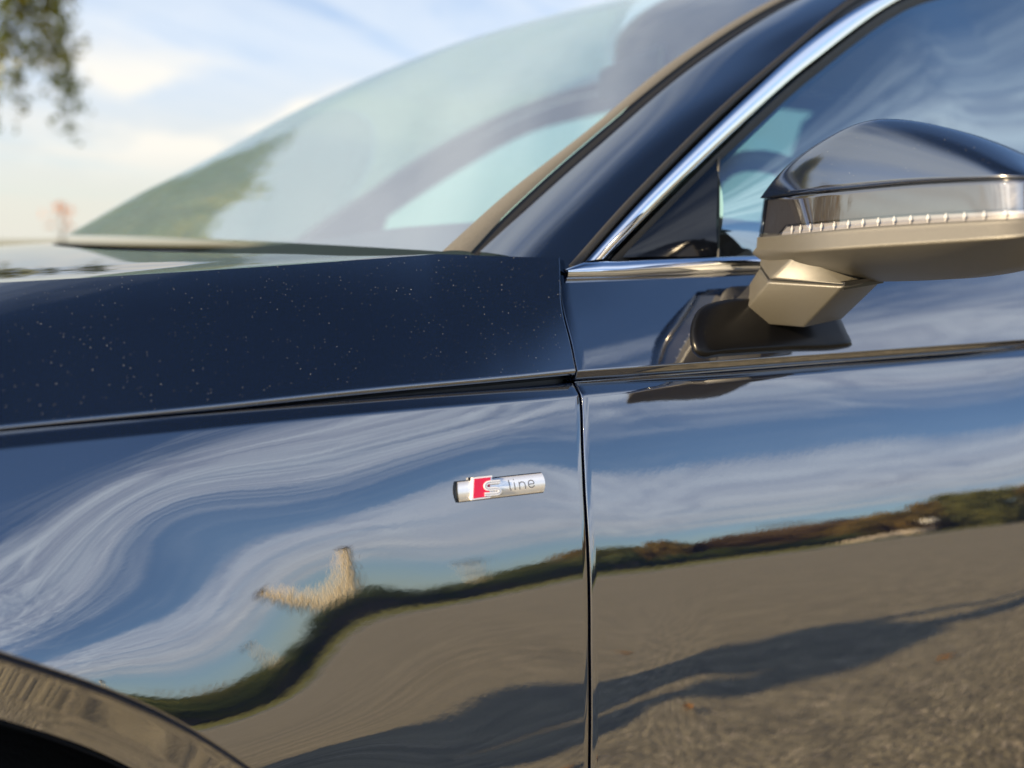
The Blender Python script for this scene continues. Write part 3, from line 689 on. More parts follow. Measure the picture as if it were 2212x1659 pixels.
# rear rim and reflecting glass (faces the rear of the car)
cen=np.array([.532,.445,.974]); ring=np.concatenate([back[1],(B0+np.array([.05,0,.012]))[::-1]],0)
rr=np.array([ring,ring*.97+cen*.03+np.array([.006,0,0]),ring*.93+cen*.07]); grid('mirror_rim',rr,M['dark_plastic'],mirror)
mb=MB(); rg=ring*.93+cen*.07; mb.add([tuple(cen)]+[tuple(p) for p in rg],[(0,i+1,(i+1)%len(rg)+1) for i in range(len(rg))]); mb.build('mirror_glass',M['chrome'],mirror)
# arm
a_={k:np.array(p) for k,p in ARM.items()}
xo=np.array([.055,.012,0.004])
def prism(name,lo4,hi4,mat,bev,seg=3):
    mb=MB(); mb.add([tuple(p) for p in lo4]+[tuple(p) for p in hi4],[(3,2,1,0),(4,5,6,7),(0,1,5,4),(1,2,6,5),(2,3,7,6),(3,0,4,7)])
    return bevel(mb.build(name,mat,mirror,True),bev,seg)
b1,b2,b3,t1,t2,t3=(a_[k] for k in ('b1','b2','b3','t1','t2','t3'))
prism('mirror_arm',[b1+xo*.2,b2,b3,b3+xo],[t1+xo*.2,t2,t3,t3+xo],M['housing'],.0022)
s_=np.array([0,0,.0016])
up_=[t1+s_*1.2+np.array([.012,.004,.026]),t2+s_+np.array([.010,.006,.022]),t3+s_+np.array([.010,-.002,.016]),t3+xo+s_+np.array([0,0,.02])]
n1=[t1+xo*.2+s_,t2+s_,t3+s_,t3+xo+s_]
h1=[np.array(MIR['B'][0])+np.array([.004,-.002,.004]),np.array(MIR['K'][3])+np.array([.013,.010,.001]),np.array(MIR['B'][8])+np.array([.004,-.0,.010]),np.array(MIR['B'][8])+np.array([.05,0,.010])]
prism('mirror_neck',n1,h1,M['housing'],.003)
mb=MB(); mb.add([tuple(p) for p in [t1+xo*.25+s_*.5-[0,-.002,.003],t2-np.array([-.003,-.003,.003]),t3-np.array([-.003,-.003,.003]),t3+xo-[0,0,.003]]]+[tuple(p) for p in [t1+xo*.25+s_*2,t2+s_*2+np.array([.003,.003,0]),t3+s_*2+np.array([.003,.002,0]),t3+xo+s_*2]],[(3,2,1,0),(4,5,6,7),(0,1,5,4),(1,2,6,5),(2,3,7,6),(3,0,4,7)])
mb.build('mirror_seam',M['black'],mirror,False)
# foot on the door, oversized in black to stand in for the mirror's reflection
def door_y(z): k=(z-.8493)/.0715; return .5313+.0637*k-.0042*math.sin(math.pi*min(1,max(0,k)))
PAD=[(0.3888,0.8739),(0.3952,0.8819),(0.4062,0.8899),(0.4223,0.8945),(0.4491,0.8965),(0.5009,0.8943),(0.5528,0.8887),(0.5572,0.8795),(0.5571,0.8633),(0.5568,0.8530),(0.4809,0.8530),(0.4100,0.8530),(0.3910,0.8525),(0.3846,0.8567),(0.3850,0.8657)]
pd=resample([(x,0,z) for x,z in PAD+PAD[:1]],72)[:,[0,2]]; pc=np.array([.475,.874]); rows=[]
for lift,k in ((-.004,1.0),(.0020,1.0),(.0042,.985),(.0060,.95),(.0068,.85),(.0072,.55),(.0073,.05)):
    row=[]
    for x,z in pd:
        q=pc+(np.array([x,z])-pc)*k; row.append((q[0]-max(0,lift-.008)*.25,door_y(q[1])-lift*.75,q[1]+lift*.45))
    rows.append(row)
grid('mirror_foot_reflection',np.array(rows),M['foot'],mirror)

# --- badge on the fender
bx0=np.array([(0.1585,0.4987,0.7800),(0.1591,0.4947,0.7664),(0.2240,0.4984,0.7791),(0.2245,0.4944,0.7655)])
ctr=bx0.mean(0); ux=(bx0[2]+bx0[3]-bx0[0]-bx0[1]); BL=np.linalg.norm(ux)/2; ux/=np.linalg.norm(ux)
uy=(bx0[0]+bx0[2]-bx0[1]-bx0[3]); BH=np.linalg.norm(uy)/2; uy-=ux*(uy@ux); uy/=np.linalg.norm(uy); un=np.cross(ux,uy); 
if un[1]>0: un=-un
def bl(x,y,h): return ctr+ux*x+uy*y+un*h
HL,HH=BL/2,BH/2
badge=empty('fender_badge',tuple(ctr)); badge.parent=car; badge.matrix_parent_inverse=Matrix.Translation(-WT['parked_car'])
def bar(x0,x1,hh,base,rise,n=40,cut=.0012):
    P=[]
    for x in np.linspace(x0,x1,n):
        row=[bl(x,-hh,-.001)]
        for y in np.linspace(-1,1,21): row.append(bl(x-.0011*(y*y-1)*(1 if x>0 else 1)*0+.0012*(1-y*y)*(1 if x>(x0+x1)/2 else -1)*abs((x-(x0+x1)/2)/((x1-x0)/2))**8,y*hh,base+rise*(1-y*y)))
        row.append(bl(x,hh,-.001)); P.append(row)
    return np.array(P)
def capped(name,P,mat):
    mb=MB(); mb.grid(P); n=P.shape[1]; mb.add([tuple(p) for p in P[0]],[tuple(range(n))]); mb.add([tuple(p) for p in P[-1]],[tuple(reversed(range(n)))])
    o=mb.build(name,mat,badge); return o
capped('badge_base',bar(-HL-.0008,HL+.0002,HH+.0005,.0012,.0006),M['gloss'])
BASE,RISE=.0024,.0019
capped('badge_bar',bar(-HL,HL,HH,BASE,RISE),M['badge'])
def bz(y): return BASE+RISE*max(0,1-(y/HH)**2)
def relief(name,poly,h,mat,ndiv=1,par=badge):
    """raised flat shape: polygon in badge mm coordinates, extruded from below the bar's crown"""
    mb=MB(); n=len(poly); lo=[bl(x,y,.001) for x,y in poly]; hi=[bl(x,y,h(x,y) if callable(h) else h) for x,y in poly]
    mb.add([tuple(p) for p in lo+hi],[tuple(range(2*n-1,n-1,-1))]+[(i,(i+1)%n,(i+1)%n+n,i+n) for i in range(n)])
    o=mb.build(name,mat,par,False); 
    bm=bmesh.new(); bm.from_mesh(o.data); bmesh.ops.recalc_face_normals(bm,faces=bm.faces); bm.to_mesh(o.data); bm.free(); return o
mm=.001; s0=BL/950.0                       # badge drawing: 950 units long
def U(x,y): return ((x-1015)*s0*1.0,-(y-(610-(x-1015)*.101))*BH/212.0)
fr=[U(690,505),U(905,483),U(865,720),U(655,745)]
relief('emblem_frame',fr,.0056,M['silver'])
cx_=sum(p[0] for p in fr)/4; cy_=sum(p[1] for p in fr)/4
relief('emblem_red',[(cx_+(x-cx_)*.84,cy_+(y-cy_)*.87) for x,y in fr],.0059,M['red'])
# letter S, a bent ribbon with rounded corners
Sp=[U(*p) for p in ((985,548),(935,552),(860,558),(826,575),(815,600),(828,622),(870,628),(930,624),(966,634),(972,655),(952,674),(900,680),(800,685))]
Sc=resample([(x,y,0) for x,y in Sp],60)
def ribbon(name,path,w,z0,z1,mat,par,round_=True):
    P=[];n=len(path)
    for i,p in enumerate(path):
        tg=path[min(i+1,n-1)]-path[max(i-1,0)]; tg/=np.linalg.norm(tg); nr=np.array([-tg[1],tg[0],0]); row=[]
        for k,h in ((-1,z0),(-1,z1-.0002),(-.75,z1),(.75,z1),(1,z1-.0002),(1,z0)):
            q=p+nr*w*k; row.append(bl(q[0],q[1],h))
        P.append(row)
    mb=MB(); P=np.array(P); mb.grid(P); mb.add([tuple(p) for p in P[0]],[tuple(range(6))]); mb.add([tuple(p) for p in P[-1]],[tuple(reversed(range(6)))])
    return mb.build(name,mat,par,False)
ribbon('letter_s',Sc,.00135,.002,.0066,M['silver'],badge)
ribbon('letter_groove',Sc,.00022,.006,.0067,M['letter'],badge)
# the word "line": thin incised strokes following the bar
def stroke(pts,name='letter_stroke',n=14):
    path=resample([(*U(*p),0) for p in pts],n) if len(pts)>2 else np.array([(*U(*pts[0]),0),(*U(*pts[1]),0)])
    mb=MB(); w=.00040; P=[]; nn=len(path)
    for i,p in enumerate(path):
        tg=path[min(i+1,nn-1)]-path[max(i-1,0)]; tg/=np.linalg.norm(tg); nr=np.array([-tg[1],tg[0],0])
        P.append([bl(*(p+nr*w)[:2],bz((p+nr*w)[1])+.00003),bl(*p[:2],bz(p[1])+.00012),bl(*(p-nr*w)[:2],bz((p-nr*w)[1])+.00003)])
    mb.grid(np.array(P)); return mb.build(name,M['letter'],badge,False)
stroke([(1090,532),(1094,565),(1098,600),(1102,635),(1115,643)])
stroke([(1150,556),(1153,590),(1156,640)]); stroke([(1147,522),(1148,530),(1148,533)])
stroke([(1205,552),(1208,590),(1211,636)]); stroke([(1207,585),(1216,563),(1240,553),(1264,560),(1272,580),(1275,605),(1277,630)])
stroke([(1314,579),(1345,576),(1378,573)]); stroke([(1378,573),(1370,545),(1345,535),(1320,546),(1311,572),(1318,600),(1340,614),(1365,608),(1380,592)],n=24)
# ------------------------------------------------------------------ ground
def asphalt():
    m,t,b=material('asphalt',(.2,.17,.14),.85); co=obco(t)
    v=t.node('ShaderNodeTexVoronoi',feature='F1'); t.put(v.inputs['Vector'],co); v.inputs['Scale'].default_value=66
    stone=t.node('ShaderNodeSeparateColor'); t.l.new(v.outputs['Color'],stone.inputs[0])
    n1=t.noise(co,55,5,.65); n2=t.noise(co,.7,4,.6)
    c=t.mix(stone.outputs[0],(.09,.080,.054),(.48,.415,.27))
    c=t.mix(t.smooth(n1,.35,.7),c,(.23,.20,.132))
    pale=t.math('MULTIPLY',t.math('GREATER_THAN',stone.outputs[1],.94),.8); c=t.mix(pale,c,(.62,.52,.38))
    c=t.mix(t.math('MULTIPLY',t.smooth(n2,.4,.68),.35),c,(.32,.28,.19))
    n3=t.noise(co,8,10,.76); c=t.mix(t.math('MULTIPLY',t.smooth(n3,.40,.66),.55),c,(.075,.068,.052))
    t.put(b.inputs['Base Color'],c)
    h=t.math('SUBTRACT',t.math('MULTIPLY',n1,.5),v.outputs['Distance']); bump(t,b,h,.7,.006)
    return m
M['asphalt']=asphalt()
def soil(name,c1,c2,sc):
    m,t,b=material(name,c1,.9); co=obco(t); t.put(b.inputs['Base Color'],t.mix(t.smooth(t.noise(co,sc,5,.65),.3,.7),c1,c2)); bump(t,b,t.noise(co,sc*8,4),.6,.05); return m
M['grass']=soil('grass',(.10,.12,.025),(.26,.24,.06),.8)
M['field']=soil('far_field',(.12,.13,.05),(.20,.17,.08),.02)
M['paintline']=soil('line_paint',(.55,.53,.48),(.75,.73,.68),6)
M['leaf_litter']=soil('fallen_leaf',(.45,.20,.04),(.60,.34,.10),20)
def sheet(name,x0,x1,y0,y1,z,mat,nx=2,ny=2,kind='structure',parent=None):
    xs=np.linspace(x0,x1,nx); ys=np.linspace(y0,y1,ny); P=np.array([[(x,y,z) for y in ys] for x in xs])
    o=grid(name,P,mat,parent,flip=True,smooth=False); 
    if parent is None: tag(o,kind=kind)
    return o
sheet('far_ground',-3000,3000,-3000,3000,-.04,M['field'])
lot=sheet('asphalt_lot',-60,120,-27.2,30,0,M['asphalt'])
sheet('parking_line',-40,90,-21.3,-21.0,.004,M['paintline'],parent=lot)
vg=grid('grass_verge',np.array([[(x,y,z) for y,z in ((-27.2,.01),(-28,.10),(-29.5,.30),(-31,.42),(-36,.45),(-60,.3))] for x in np.linspace(-60,120,30)]),M['grass'],None,False); tag(vg,kind='structure')
def kerb():
    mb=MB(); mb.box((30,-27.25,.03),(90,.07,.06)); o=mb.build('kerb',M['paintline'],None,False); tag(o,kind='structure')
kerb()
# grass blades of the verge (one mass)
mb=MB()
for i in range(9000):
    x=random.uniform(-8,60); y=random.uniform(-30.8,-27.35); h=random.uniform(.06,.22); a=random.random()*6.28; w=.012; gz=float(np.interp(-y,[27.2,28,29.5,31],[.01,.10,.30,.42]))
    mb.add([(x-w*math.cos(a),y-w*math.sin(a),gz),(x+w*math.cos(a),y+w*math.sin(a),gz),(x+random.uniform(-.06,.06),y+random.uniform(-.06,.06),gz+h)],[(0,1,2)])
tag(mb.build('verge_grass',M['grass'],None,False),'short yellowish grass along the far edge of the asphalt','grass',kind='stuff')
# fallen leaves on the asphalt (each a small curled leaf)
LEAFME=None
spots=[(1.05,-.60,'inside the sunlit notch of the long shadow'),(2.6,-.62,'rightmost in the door reflection'),(1.35,-2.1,'beyond the upper edge of the long shadow'),(.8,-1.9,'left of the door gap, beyond the shadow'),(1.7,-.55,'between the long shadow and the car door'),(.62,-.5,'lowest, close to the door gap')]

for k,(x,y,where) in enumerate(spots):
    v=[];n=9; w=random.uniform(.010,.018); l=random.uniform(.022,.036)
    for i in range(n):
        s=i/(n-1); ww=w*math.sin(math.pi*s)**.7
        v+= [(l*(2*s-1),-ww,.006+.010*abs(2*s-1)+.006),(l*(2*s-1),0,.004+.008*(2*s-1)**2),(l*(2*s-1),ww,.012+.006*s)]
    f=[]
    for i in range(n-1):
        a=i*3; f+=[(a,a+1,a+4,a+3),(a+1,a+2,a+5,a+4)]
    o=obj('fallen_leaf',v,f,M['leaf_litter'],None); o.location=(x,y,.002); o.rotation_euler=(0,0,random.random()*6.28)
    tag(o,'small dry orange leaf on the asphalt, '+where,'leaf','dry leaves scattered on the asphalt')

# ------------------------------------------------------------------ vegetation
def foliage(name,c1,c2,c3):
    m,t,b=material(name,c1,.65); co=obco(t)
    c=t.mix(t.smooth(t.noise(co,.9,3),.35,.65),c1,c2); c=t.mix(t.smooth(t.noise(co,3.1,2),.52,.72),c,c3)
    t.put(b.inputs['Base Color'],c); b.inputs['Subsurface Weight'].default_value=0
    tr=t.node('ShaderNodeBsdfTranslucent'); t.put(tr.inputs[0],c); mx=t.node('ShaderNodeMixShader'); mx.inputs[0].default_value=.3
    t.l.new(b.outputs[0],mx.inputs[1]); t.l.new(tr.outputs[0],mx.inputs[2]); t.l.new(mx.outputs[0],t.n['Material Output'].inputs[0]); return m
M['birch_leaf']=foliage('birch_leaf',(.18,.21,.022),(.32,.29,.022),(.46,.36,.02))
M['hedge_leaf']=foliage('hedge_leaf',(.045,.075,.016),(.10,.13,.025),(.19,.19,.045))
M['autumn_leaf']=foliage('autumn_leaf',(.17,.14,.035),(.27,.17,.04),(.34,.26,.05))
M['green_leaf']=foliage('green_leaf',(.10,.12,.03),(.18,.18,.04),(.26,.23,.05))
M['brown_leaf']=foliage('brown_leaf',(.14,.09,.04),(.19,.12,.05),(.25,.17,.06))
M['orange_leaf']=foliage('orange_leaf',(.55,.17,.02),(.65,.22,.03),(.5,.25,.05))
M['bark']=soil('bark',(.06,.05,.04),(.13,.11,.09),9)
M['birch_bark']=soil('birch_bark',(.45,.43,.40),(.10,.09,.08),7)
def leaves(centres,size,n,spread):
    """n leaf quads around each centre, as one vertex/face list"""
    c=np.repeat(np.asarray(centres,float),n,0); N=len(c)
    c=c+rng.normal(0,1,(N,3))*np.asarray(spread)
    a=rng.normal(0,1,(N,3)); a/=np.linalg.norm(a,axis=1,keepdims=True); b=np.cross(a,rng.normal(0,1,(N,3))); b/=np.linalg.norm(b,axis=1,keepdims=True)
    s=(size*rng.uniform(.6,1.4,N))[:,None]
    V=np.stack([c-a*s,c+b*s*.55,c+a*s,c-b*s*.55],1).reshape(-1,3); F=np.arange(4*N).reshape(-1,4)
    return V,F
def fast_mesh(name,V,F,mat,parent):
    me=bpy.data.meshes.new(name); me.vertices.add(len(V)); me.vertices.foreach_set('co',np.ascontiguousarray(V,dtype=np.float32).ravel())
    me.loops.add(F.size); me.loops.foreach_set('vertex_index',F.ravel().astype(np.int32)); me.polygons.add(len(F))
    me.polygons.foreach_set('loop_start',np.arange(0,F.size,F.shape[1],dtype=np.int32)); me.update(calc_edges=True); me.validate(); me.materials.append(mat)
    o=bpy.data.objects.new(name,me); COL.objects.link(o); o.parent=parent; o.matrix_parent_inverse=Matrix.Translation(-WT[parent.name]); return o
def tree(name,label,x,y,h,rad,leafmat,clumps=70,per=26,size=.11,group=None,barkm='bark',base=.28,cat='tree'):
    r=empty(name,(x,y,0)); tag(r,label,cat,group)
    mb=MB(); top=h*.8; pts=[(x,y,-.05),(x+.02*h*random.uniform(-1,1),y,h*.3),(x+.03*h*random.uniform(-1,1),y,h*.55),(x,y,top)]
    mb.tube(pts,[.026*h,.020*h,.013*h,.004*h],8); cs=[]
    for k in range(clumps):
        u=random.random(); z=h*(base+(1-base)*u); rr=rad*math.sin(math.pi*min(.97,max(.06,.12+.85*u)))**.75*math.sqrt(random.uniform(.12,1)); a=random.random()*6.283
        p=(x+rr*math.cos(a),y+rr*math.sin(a),z*random.uniform(.95,1.02)); cs.append(p)
        if k%3==0:
            z0=max(h*.18,p[2]-.25*h); mb.tube([(x,y,z0),((x+p[0])/2,(y+p[1])/2,(z0+p[2])/2+.03*h),p],[.008*h,.005*h,.002*h],5,False)
    mb.build('trunk',M[barkm],r)
    V,F=leaves(cs,size,per,(rad*.13,rad*.13,rad*.11)); fast_mesh('crown',V,F,M[leafmat],r); return r
def hedge(name,label,x0,x1,y,h,w,mat,group,seed):
    r=empty(name,((x0+x1)/2,y,0)); tag(r,label,'hedge',group); rg=np.random.default_rng(seed)
    nx=int((x1-x0)/.35); mb=MB(); rows=[]
    for i in range(nx+1):
        x=x0+(x1-x0)*i/nx; hh=h*(.86+.10*math.sin(i*.55+seed)+rg.uniform(-.05,.05)); row=[]
        for a in np.linspace(0,math.pi,9): row.append((x,y+w*math.cos(a)*(.9+rg.uniform(-.1,.1)),hh*math.sin(a)**.45*.93))
        rows.append(row)
    mb.grid(np.array(rows)); mb.build('twigs',M['bark'],r)
    cs=np.stack([rg.uniform(x0,x1,int((x1-x0)*60)),np.full(int((x1-x0)*60),y),np.zeros(int((x1-x0)*60))],-1); a=rg.uniform(0,math.pi,len(cs))
    hh=h*(.88+.10*np.sin((cs[:,0]-x0)/.35*.55+seed)); lump=1+.30*np.sin(cs[:,0]*7.3+seed)*np.sin(cs[:,0]*2.9)+rg.uniform(-.08,.12,len(cs)); cs[:,1]+=w*np.cos(a)*lump; cs[:,2]=hh*np.sin(a)**.45*lump
    V,F=leaves(cs,.12,8,(.13,.12,.10)); fast_mesh('leaves',V,F,M[mat],r)
# clipped hedge beyond the verge, in separate lengths with gaps
hedge('hedge','dark clipped hedge left of the tall cream tower, mirrored in the fender',-6,8.2,-32,2.0,.75,'hedge_leaf','hedges along the far verge',1)
hedge('hedge','dark clipped hedge right of the tall cream tower, ending by the door gap',8.6,17.5,-32.2,1.9,.75,'hedge_leaf','hedges along the far verge',2)
hedge('hedge','low dark hedge below the brown bushes, mirrored in the door',18.2,29,-32.4,1.35,.7,'hedge_leaf','hedges along the far verge',3)
ORD=['first','second','third','fourth','fifth','sixth','seventh','eighth','ninth','tenth','eleventh','twelfth','thirteenth','fourteenth','fifteenth','sixteenth','seventeenth']
KIND={'o':('green_leaf','olive'),'r':('autumn_leaf','golden'),'b':('brown_leaf','brown')}
TREES='oroorrobbbrroorrr'
for k,kd in enumerate(TREES):
    az=20.8+2.25*k; d=50+5*math.sin(k*2.3); el=np.interp(az,[20,24,30,37,40,45,50,57],[2.3,3.9,4.3,3.2,3.5,5.0,6.0,7.2])*(1+.13*math.sin(k*1.7))
    h=.7+d*math.tan(R(el)); x,y=.3+d*math.sin(R(az)),.5-d*math.cos(R(az)); mt,w_=KIND[kd]
    tree('bushy_tree','%s low bushy tree, %s of the mirrored treeline counted from the door gap'%(w_,ORD[k]),x,y,h,2.5,mt,90,70,.17,'trees behind the far verge',base=.05)
tree('bushy_tree','small olive tree behind the hedge, mirrored just above the wheel arch',19,-41.5,2.9,1.4,'green_leaf',50,40,.12,'trees behind the far verge',base=.1)
tree('sapling','lone thin pale sapling standing above the pale boulders, mirrored in the door',31.2,-37,5.4,.55,'brown_leaf',26,9,.09,base=.35,cat='sapling')
# pale boulders and a white-topped post at the verge
m,t,b=material('limestone',(.5,.42,.30),.85); t.put(b.inputs['Base Color'],t.mix(t.noise(obco(t),2,5),(.42,.34,.24),(.62,.53,.40))); bump(t,b,t.noise(obco(t),5,5),.6,.1); M['stone']=m
def boulder(x,y,s,label):
    mb=MB(); P=[]
    for i in range(9):
        th=math.pi*i/8; P.append([(s*1.25*math.sin(th)*math.cos(f)*(1+.16*math.sin(3*f+i+x)),s*math.sin(th)*math.sin(f)*(1+.12*math.cos(2*f-i)),s*.55*math.cos(th)*(1+.10*math.sin(4*f+x))) for f in np.linspace(0,2*math.pi,13)])
    mb.grid(np.array(P)); o=mb.build('boulder',M['stone']); o.location=(x,y,s*.40); o.rotation_euler=(0,0,x); tag(o,label,'boulder','pale boulders on the verge')
for x,y,s,l in ((26.4,-29.3,.62,'smallest pale boulder at the left end of the row'),(27.6,-29.4,.85,'pale boulder, second from the left on the verge'),(28.9,-29.2,1.0,'biggest pale boulder beside the white-capped post')): boulder(x,y,s,l)
p=empty('verge_post',(30.6,-29.2,0)); tag(p,'dark post with a white cap beside the pale boulders','post')
mb=MB(); mb.tube([(30.6,-29.2,0),(30.6,-29.2,1.7)],.22,10); mb.build('post_shaft',M['bark'],p)
mb=MB(); mb.tube([(30.6,-29.2,1.7),(30.6,-29.2,1.78),(30.6,-29.2,2.15),(30.6,-29.2,2.22)],[.38,.42,.42,.3],12); mb.build('post_cap',M['paintline'],p)
# tall cream tower and two pale masts, mirrored in the fender
m,t,b=material('cream_render',(.62,.50,.32),.8); t.put(b.inputs['Base Color'],t.mix(t.noise(obco(t),1.2,5),(.72,.58,.36),(.82,.68,.46))); bump(t,b,t.noise(obco(t),9,4),.3,.03); M['cream']=m
def tower(az,dist,rad,h,label,head=False):
    x,y=.08+dist*math.sin(R(az)),.47-dist*math.cos(R(az)); r=empty('tower' if not head else 'mast',(x,y,0)); tag(r,label,'tower' if not head else 'mast')
    mb=MB(); mb.tube([(x,y,0),(x,y,h*.5),(x,y,h*.93),(x,y,h)],[rad,rad*.92,rad*.85,rad*.7],20); mb.build('shaft',M['cream'],r)
    mb=MB(); mb.tube([(x,y,h),(x,y,h+.25),(x,y,h+.3)],[rad*.95,rad*.95,rad*.5],20); mb.build('cap',M['bark'],r)
    if head:
        for zf,k in ((.72,2.4),(.98,2.8)):
            mb=MB(); mb.box((x,y,h*zf),(rad*k*.7,rad*.8,.2)); mb.build('lamp_head',M['paintline'],r,False)
tower(15.05,40,.34,6.6,'tall smooth cream tower mirrored as a bent V in the fender')
tower(19.6,44,.09,5.0,'thin pale mast with two lamp heads behind the hedge',True)

# weeping birch at the upper left, beyond the hood
def birch(x,y):
    r=empty('birch_tree',(x,y,0)); tag(r,'yellow green weeping birch with hanging branches at upper left','tree')
    mb=MB(); mb.tube([(x,y,0),(x+.1,y,2.2),(x+.05,y+.1,4.5),(x+.2,y,7.2)],[.22,.18,.12,.03],10); cs=[]
    rb_=random.Random(5)
    for k in range(46):
        a=rb_.random()*6.283; z0=rb_.uniform(3.2,6.8); L=rb_.uniform(1.0,2.7)*(1.15-.08*z0); ex,ey=x+L*math.cos(a),y+L*math.sin(a); zt=z0+rb_.uniform(.3,.9)
        mb.tube([(x,y,z0-.4),((x+ex)/2,(y+ey)/2,zt),(ex,ey,zt-.1)],[.05,.03,.012],5,False)
        for q in range(7):
            f=rb_.uniform(.45,1.05); hx,hy=x+(ex-x)*f+rb_.uniform(-.3,.3),y+(ey-y)*f+rb_.uniform(-.3,.3); drop=rb_.uniform(.8,2.4); z1=max(2.35+.25*math.sin(hx*7),zt-drop)
            mb.tube([(hx,hy,zt),(hx+rb_.uniform(-.1,.1),hy,(zt+z1)/2),(hx+rb_.uniform(-.15,.15),hy,z1)],.006,4,False)
            for i in range(9): u=i/8; cs.append((hx,hy,zt*(1-u)+z1*u))
    mb.build('trunk',M['birch_bark'],r); V,F=leaves(cs,.05,20,(.11,.11,.13)); fast_mesh('crown',V,F,M['birch_leaf'],r)
birch(-2.75,10.4)
tree('orange_bush','small orange bush far off beyond the hood, at the left',-6.9,48,2.9,.9,'orange_leaf',16,8,.09,base=.55,cat='bush')
for x,y,h,r,mt,l in ((-13,13,6.2,3.4,'autumn_leaf','golden olive tree left of the birch, mirrored in the windshield'),(-18,20,8,4.2,'autumn_leaf','wide golden tree behind the olive one, mirrored in the windshield'),(-16,33,8,4.5,'autumn_leaf','broad autumn tree far left beyond the lot')):
    tree('autumn_tree',l,x,y,h,r,mt,140,30,.14,'trees beyond the hood',base=.12)

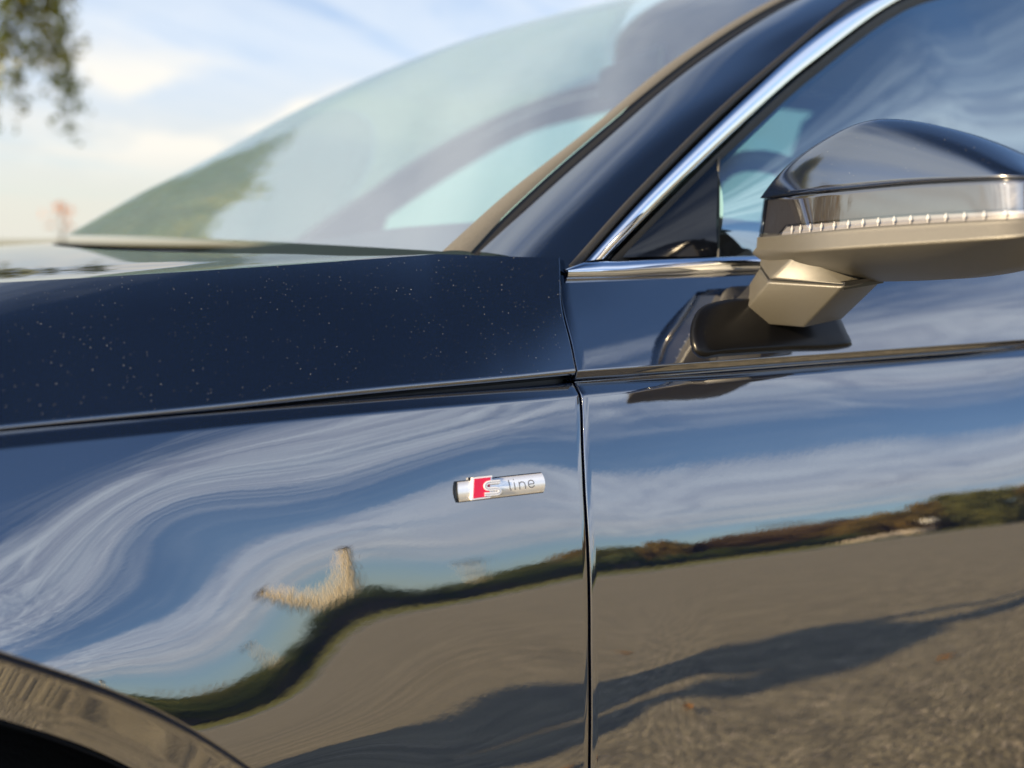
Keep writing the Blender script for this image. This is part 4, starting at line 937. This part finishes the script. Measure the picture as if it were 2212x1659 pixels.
# ------------------------------------------------------------------ the person whose long shadow crosses the asphalt
def person(x,y,face):
    r=empty('person',(x,y,0)); tag(r,'person in dark coat standing ahead of the car, one arm raised, casting the long shadow','person')
    J={'pel':(0,0,.96),'bel':(0,0,1.08),'che':(0,0,1.28),'nec':(0,0,1.47),'hd0':(.01,0,1.55),'hd1':(.02,0,1.64),'hd2':(.01,0,1.74),
       'hl':(0,.10,.92),'kl':(.03,.13,.50),'al':(-.01,.15,.09),'tl':(.15,.17,.04),'hr':(0,-.10,.92),'kr':(.03,-.13,.50),'ar':(-.01,-.15,.09),'tr':(.15,-.17,.04),
       'sl':(0,.19,1.40),'el':(-.02,.46,1.20),'wl':(.06,.34,1.02),'gl':(.08,.29,.97),'sr':(0,-.19,1.40),'er':(.10,-.34,1.36),'wr':(.26,-.30,1.56),'gr':(.30,-.28,1.63)}
    RD={'pel':.17,'bel':.155,'che':.18,'nec':.062,'hd0':.075,'hd1':.098,'hd2':.07,'hl':.105,'kl':.068,'al':.045,'tl':.035,'hr':.105,'kr':.068,'ar':.045,'tr':.035,
        'sl':.075,'el':.052,'wl':.036,'gl':.035,'sr':.075,'er':.052,'wr':.036,'gr':.035}
    Ed=[('pel','bel'),('bel','che'),('che','nec'),('nec','hd0'),('hd0','hd1'),('hd1','hd2'),('pel','hl'),('hl','kl'),('kl','al'),('al','tl'),('pel','hr'),('hr','kr'),('kr','ar'),('ar','tr'),('che','sl'),('sl','el'),('el','wl'),('wl','gl'),('che','sr'),('sr','er'),('er','wr'),('wr','gr')]
    hands=[]
    def finger(base,dirs,names):
        prev=base
        for i,d in enumerate(dirs):
            n=names+str(i); J[n]=tuple(np.array(J[prev])+np.array(d)); RD[n]=.0095-.0012*i; Ed.append((prev,n)); prev=n
    for s,g,up_ in (('l','gl',-1),('r','gr',1)):
        for k in range(4):
            o=(k-1.5)*.021; finger(g,[(.012,o,up_*.045),(.012,o*.1,up_*.030),(-.012,0,up_*.022)],'f%s%d'%(s,k))
        finger(g,[(-.005,.035,up_*.005),(.008,.018,up_*.025)],'t'+s)
    keys=list(J); me=bpy.data.meshes.new('body'); c,s=math.cos(face),math.sin(face)
    me.from_pydata([(J[k][0]*c-J[k][1]*s+x,J[k][0]*s+J[k][1]*c+y,J[k][2]) for k in keys],[(keys.index(a),keys.index(b)) for a,b in Ed],[])
    o=bpy.data.objects.new('body',me); COL.objects.link(o); o.parent=r; o.matrix_parent_inverse=Matrix.Translation(-Vector((x,y,0)))
    md=o.modifiers.new('skin','SKIN'); md.use_smooth_shade=True
    for v,k in zip(me.skin_vertices[0].data,keys): v.radius=(RD[k],RD[k]*(1.12 if k in('pel','bel','che') else 1)); v.use_root=(k=='pel')
    sb=o.modifiers.new('sub','SUBSURF'); sb.levels=1; sb.render_levels=2
    m,t,b=material('person_clothes_skin',(.1,.1,.12),.8); sp=t.node('ShaderNodeSeparateXYZ'); t.l.new(obco(t),sp.inputs[0])
    cc=t.mix(t.math('GREATER_THAN',sp.outputs[2],.93),(.03,.035,.05),(.05,.05,.055)); cc=t.mix(t.math('GREATER_THAN',sp.outputs[2],1.47),cc,(.42,.26,.19)); t.put(b.inputs['Base Color'],cc); me.materials.append(m)
    # hair, coat skirt, phone
    mb=MB(); P=[]
    for i in range(7):
        th=R(95)*i/6; P.append([(x+(-.012+.105*math.sin(th)*math.cos(f))*c-.105*math.sin(th)*math.sin(f)*s,y+(-.012+.105*math.sin(th)*math.cos(f))*s+.105*math.sin(th)*math.sin(f)*c,1.66+.125*math.cos(th)-.04*math.sin(th)*(math.cos(f)<0)) for f in np.linspace(0,2*math.pi,20)])
    mb.grid(np.array(P)); mb.build('hair',M['bark'],r)
    mb=MB(); P=[]
    for z,rx,ry in ((1.30,.165,.22),(1.10,.185,.25),(1.0,.20,.27),(.85,.215,.29),(.66,.225,.31)): P.append([(x+rx*math.cos(f)*c-ry*math.sin(f)*s,y+rx*math.cos(f)*s+ry*math.sin(f)*c,z) for f in np.linspace(0,2*math.pi,24)])
    mb.grid(np.array(P)); mb.build('coat_skirt',M['leather'],r)
    bx_,by_=x-.05*c-.44*s,y-.05*s+.44*c; bg_=MB(); P=[]
    for z,k in ((.70,.6),(.72,.95),(.85,1.0),(1.0,.95),(1.08,.8),(1.10,.5)): P.append([(bx_+(.07*k*math.cos(f))*c-(.15*k*math.sin(f))*s,by_+(.07*k*math.cos(f))*s+(.15*k*math.sin(f))*c,z) for f in np.linspace(0,2*math.pi,20)])
    bg_.grid(np.array(P)); bg_.tube([(bx_-.05*s,by_+.05*c,1.08),(bx_,by_,1.22),(bx_+.05*s,by_-.05*c,1.08)],.012,6); tag(bg_.build('shadow_bag',M['leather']),'unseen dark bag added at the arm of the person to widen the long shadow','bag')  # bag out of view, added to give the long shadow its second lobe
    ph=MB(); px_,py_2=x+.325*c+.27*s,y+.325*s-.27*c; ph.box((px_,py_2,1.69),(.006,.04,.075)); o=ph.build('phone',M['gloss'],None,False); bevel(o,.005); tag(o,'dark phone held up in the raised hand of the person','phone')
person(-1.75,-1.62,R(20))
